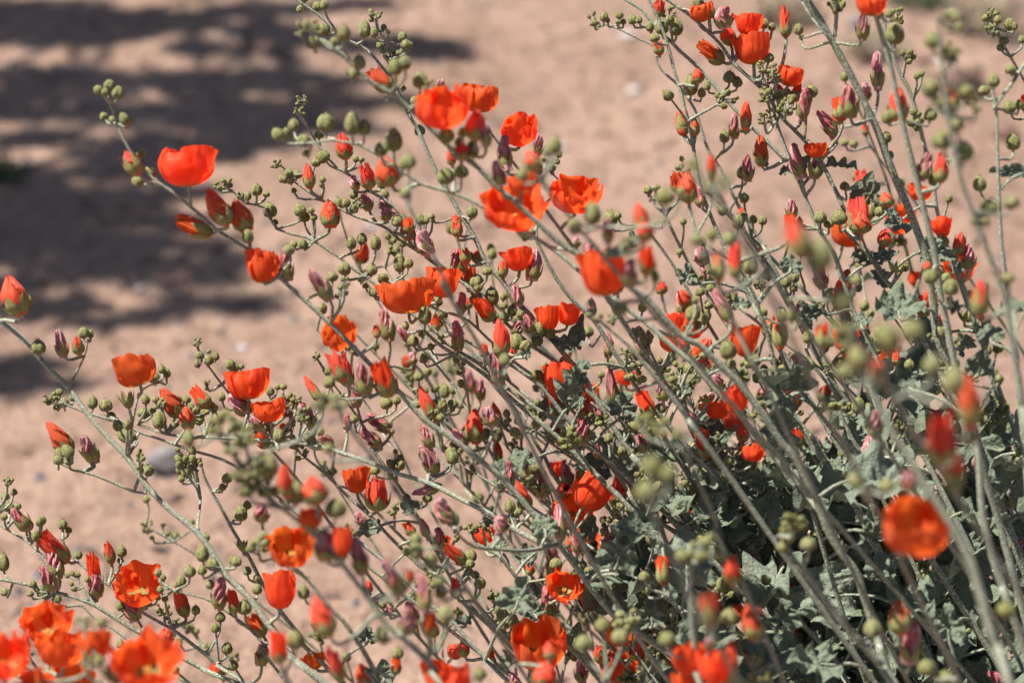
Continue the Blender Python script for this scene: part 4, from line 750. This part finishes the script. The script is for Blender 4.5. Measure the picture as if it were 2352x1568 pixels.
def place(kind, base, axis, L, W, px, infill=False, st_i=None, rad=None):
    mw = Matrix.Translation(base) @ frame(axis, r_.uniform(0, 6.28)) @ Matrix.Diagonal((W, W, L, 1))
    nm = {'F': 'flower', 'D': 'flower', 'C': 'furled_flower', 'R': 'furled_flower', 'W': 'wilted_flower', 'B': 'bud', 'K': 'bud_cluster', 'E': 'seed_head'}[kind]
    parts[nm].append((px, kind, mw, r_.random()))
    if st_i is None:
        b_ = nearest(base, stems); st_i = (b_[1], b_[2])
    st, i = st_i
    d = (base-CAM).dot(FWD)
    rad = rad or {'F': .0009, 'D': .0009, 'C': .0009, 'R': .0008, 'W': .0008, 'B': .00065, 'K': .0008, 'E': .0008}[kind]
    stalk(st, i, base, axis, rad)
def head(kind, x, y, tx, ty, w, dc):
    D = DC[dc]+r_.uniform(-.02, .02); p = P(x, y, D)
    # settle on the depth of a stem that passes close by
    best = None
    for st in traced:
        for i in range(0, len(st.path), 3):
            q = st.path[i][0]; v = q-CAM; dq = v.dot(FWD)
            if dq < .5: continue
            sx = 1176+v.dot(RGT)/dq*FPX; sy = 784-v.dot(UPV)/dq*FPX
            c = math.hypot(sx-x, sy-y)+(0 if sy > y-4 else (y-sy)*1.5)+abs(dq-D)*500
            if best is None or c < best[0]: best = (c, st, i, dq)
    c, st, i, dq = best
    if c < 130: D = D+(dq-D)*.8+r_.uniform(-.008, .008); p = P(x, y, D)
    else:
        b_ = nearest(p, stems); st, i = b_[1], b_[2]
        if b_[0] > .045:
            ang = math.radians(r_.uniform(50, 66)); x1, y1 = x+12, y+25; pts = []
            for q_ in range(5):
                pts.append((x1, y1)); x1 += 75*math.cos(ang); y1 += 75*math.sin(ang); ang += r_.uniform(-.06, .08)
            st = add_stem(pts, D, D+.03, 4.5*1.35/D, 8*1.35/D, False); i = 1; traced.append(st)
    W = w*D/FPX*(.96 if kind == 'F' else 1.06 if kind == 'G' else 1); v2 = P(tx, ty, D)-p; L2 = v2.length
    want = {'G': .7, 'F': .68, 'D': .70, 'C': 1.25, 'R': 1.2, 'W': 1.5, 'B': 1.12, 'K': 1.0, 'E': .9}[kind]*W
    if kind == 'G':
        L = .66*W; ax_ = v2.normalized()*.82-FWD*.57; p = p+v2.normalized()*.16*W-ax_*0; v2 = ax_; toward = Vector(); kind = 'F'
    elif kind == 'F':
        L = max(L2*.95, want); out = math.sqrt(max(0, L*L-L2*L2)); toward = (-FWD)*out*(1 if r_.random() < .9 else -1)
    elif kind == 'D': L = want; toward = -FWD*math.sqrt(max(0, L*L-.3*L2*L2)); v2 *= .55
    else:
        L = max(L2, want*.75); toward = FWD*r_.uniform(-.35, .2)*L2
    ax = (v2+toward).normalized()
    place(kind, p, ax, L, W, w, st_i=(st, i))
for it in parse(HEADS): head(*it)

def leafplace(base, axis, nrm, L, W, px):
    z = (nrm-axis*nrm.dot(axis)).normalized(); x = axis.cross(z)
    m3 = Matrix((x, axis, z)).transposed().to_4x4()
    parts['leaf'].append((px, 'L', Matrix.Translation(base) @ m3 @ Matrix.Diagonal((W/1.1, L/.95, (W+L)/2, 1)) @ Matrix.Translation((0, 0.0, 0)), r_.random()))
    b_ = nearest(base, stems); st, i = b_[1], b_[2]; q = st.path[i][0]
    mid = q.lerp(base, .5)+Vector((0, 0, .1*(q-base).length)); e = base+axis*L*.38
    tube(st.mb, catmull([(q, .0010), (mid, .0009), (base, .0008), (e, .0006)], .004), 6)
for k_, x, y, tx, ty, w, dc in parse(LEAVES):
    D = DC[dc]+r_.uniform(-.02, .03); b0 = P(x, y, D); e = P(tx, ty, D)-b0; W = w*D/FPX; L = max(e.length, W*.75)
    ax = (e+FWD*math.sqrt(max(0, L*L-e.length**2))*r_.choice((1, .8, -.6))).normalized()
    n0 = (Vector((0, 0, 1))*.9-FWD*.7+Vector((r_.gauss(0, .35), r_.gauss(0, .35), 0))).normalized()
    leafplace(b0, ax, n0, L, W, w)
# infill: leaves, buds and small flowers along the deeper stems
for s in deep:
    n_ = len(s.path)
    for k in range(r_.randint(10, 15)):
        i = min(n_-1, int(r_.random()**1.4*n_*.45)); q = s.path[i][0]
        up = Vector((r_.gauss(0, .35), r_.gauss(0, .35), 1)).normalized(); b0 = q+up*r_.uniform(.008, .035)
        kd = r_.choices('BKCWRF', (46, 34, 7, 5, 5, 3))[0]; W = {'B': r_.uniform(.0045, .0075), 'K': r_.uniform(.009, .014), 'C': r_.uniform(.009, .013), 'W': r_.uniform(.007, .010), 'R': .009, 'F': r_.uniform(.018, .024)}[kd]
        ax = (up+Vector((r_.gauss(0, .35), r_.gauss(0, .35), 0))).normalized()
        place(kd, b0, ax, W*{'B': 1.12, 'K': 1.0, 'C': 1.5, 'W': 1.9, 'R': 1.3, 'F': .85}[kd], W, W/1.5*FPX*.8, st_i=(s, i))
for s in stems:
    q = s.path[0][0]; x_ = (q-CAM).dot(FWD)
    if min((Vector(m_[2].translation)-q).length for l_ in parts.values() for m_ in l_) > .022 and -50 < 1176+(q-CAM).dot(RGT)/x_*FPX < 2400 and 784-(q-CAM).dot(UPV)/x_*FPX > 5:
        ax = (q-s.path[3][0]).normalized(); W = r_.uniform(.009, .013); parts['bud_cluster'].append((W*FPX/x_*.8, 'K', Matrix.Translation(q) @ frame(ax, 0) @ Matrix.Diagonal((W, W, W, 1)), r_.random()))
def sp2(p):
    v = p-CAM; d = v.dot(FWD); return 1176+v.dot(RGT)/d*FPX, 784-v.dot(UPV)/d*FPX, d
nleaf = 0; tries = 0
while nleaf < 660 and tries < 30000:
    tries += 1
    s = r_.choice(stems); q, rd = s.path[r_.randrange(len(s.path))]; x, y, d = sp2(q)
    if x > 2700 or y > 1900 or x < 1150 or d < 1.2: continue
    dens = (x-1150)/1200*.55+(y-750)/850*.75
    if x > 1500 and y > 1050: dens += .35
    if x > 1850 and y > 560: dens = max(dens, .42)
    if d < 1.3: dens *= .5
    if y < (560 if x > 1850 else 780) or r_.random() > max(0, dens)**1.6: continue
    a = Vector((r_.gauss(0, 1), r_.gauss(0, 1), r_.gauss(.4, .6))).normalized(); b0 = q+a*r_.uniform(.008, .045)
    if sp2(b0)[2] < (1.22 if x > 1450 and y > 1000 else 1.3): continue
    W = r_.uniform(.020, .042)*(1 if x > 1450 and y > 950 else .5); n0 = (Vector((0, 0, 1))*.8-FWD*.4+Vector((r_.gauss(0, .5), r_.gauss(0, .5), 0))).normalized()
    leafplace(b0, (a+Vector((0, 0, -.4))).normalized(), n0, W*.95, W, W/d*FPX); nleaf += 1

for s in traced:      # small side buds on the stems
    for k in range(max(3, int(len(s.path)*.055))):
        i = int(r_.random()*len(s.path)*.8); q = s.path[i][0]; x, y, d = sp2(q)
        if not (-30 < x < 2400 and 0 < y < 1600) or d < 1.27 or y < 420 and x < 1400: continue
        if y < 1250 - x*.75: continue
        up = Vector((r_.gauss(0, .5), r_.gauss(0, .5), 1)).normalized(); kd = r_.choice('BBBKKKKW'); W = {'B': .0055, 'K': .011, 'W': .0075}[kd]*r_.uniform(.8, 1.2)
        place(kd, q+up*r_.uniform(.008, .022), up, W*{'B': 1.12, 'K': 1, 'W': 1.8}[kd], W, W*FPX/d*.7, st_i=(s, i))
# ---- write the parts out: the 100 largest of a kind are objects, what is left of that kind is one mesh
cnt = {}
for nm, lst in parts.items():
    lst.sort(key=lambda q: -q[0]); cnt[nm] = len(lst)
    rest = {}
    for k, (px, kind, mw, rv) in enumerate(lst):
        if kind == 'L': me = ME['leaf'][int(rv*12)]; subs = []
        elif kind in 'FD':
            me = ME['petals'][int(rv*8)] if kind == 'F' else ME['petals'][4]
            subs = [('calyx', ME['cal_open'][int(rv*3)]), ('stamen_column', ME['stamen'][int(rv*2)])]
        elif kind == 'C': me = ME['furled'][int(rv*12)]; subs = [('calyx', ME['cal_fur'][int(rv*4)])]
        elif kind == 'R': me = ME['furled'][int(rv*7)]; subs = [('calyx', ME['cal_red'][int(rv*3)])]
        elif kind == 'W': me = ME['wilted'][int(rv*8)]; subs = [('calyx', ME['cal_wil'][int(rv*4)])]
        elif kind == 'B': me = ME['bud'][int(rv*6)]; subs = []
        elif kind == 'K': me = ME['cluster'][int(rv*9)]; subs = []
        else: me = ME['cal_emp'][int(rv*3)]; subs = []
        if k < 100:
            o = part(nm, me, mw)
            for sn, sm in subs: part(sn, sm, parent=o)
        else: rest.setdefault(nm, []).append((me, mw)); [rest.setdefault(nm, []).append((sm, mw)) for sn, sm in subs if sn != 'stamen_column']
    for rn, rl in rest.items():
        V, F, UV, MI, mats = [], [], [], [], []
        off = 0
        for me, mw in rl:
            nv = len(me.vertices); a = np.empty(nv*3, np.float32); me.vertices.foreach_get('co', a); a = a.reshape(-1, 3)
            mm = np.array(mw); V.append(a @ mm[:3, :3].T + mm[:3, 3])
            nl = len(me.loops); li = np.empty(nl, np.int32); me.loops.foreach_get('vertex_index', li)
            u = np.empty(nl*2, np.float32); me.uv_layers[0].data.foreach_get('uv', u); UV.append(u)
            F.append((li+off).reshape(-1, 4)); off += nv
            mi = np.empty(len(me.polygons), np.int32); me.polygons.foreach_get('material_index', mi)
            for m_ in me.materials:
                if m_ not in mats: mats.append(m_)
            MI.append(np.array([mats.index(m_) for m_ in me.materials], np.int32)[mi])
        V = np.concatenate(V); F = np.concatenate(F); me = bpy.data.meshes.new(rn)
        me.vertices.add(len(V)); me.vertices.foreach_set('co', V.astype(np.float32).ravel())
        me.loops.add(F.size); me.loops.foreach_set('vertex_index', F.ravel().astype(np.int32))
        me.polygons.add(len(F)); me.polygons.foreach_set('loop_start', np.arange(0, F.size, 4, dtype=np.int32))
        for m_ in mats: me.materials.append(m_)
        me.polygons.foreach_set('material_index', np.concatenate(MI)); me.polygons.foreach_set('use_smooth', [True]*len(F))
        uvl = me.uv_layers.new(name='UVMap'); uvl.data.foreach_set('uv', np.concatenate(UV)); me.update(calc_edges=True); me.validate()
        part(rn, me)['kind'] = 'stuff'
# stems: largest hundred singly
stems_sorted = sorted(range(len(stems)), key=lambda i: (stems[i] in deep, -stems[i].path[-1][1]))
rest = MB()
for k, i in enumerate(stems_sorted):
    if k < 100: part('stem', stems[i].mb.mesh('stem', [M['stem']]))
    else: rest.merge(stems[i].mb, Matrix.Identity(4))
if rest.v:
    part('stem', rest.mesh('stem', [M['stem']]))['kind'] = 'stuff'
print('COUNTS', cnt, 'stems', len(stems), n_traced)
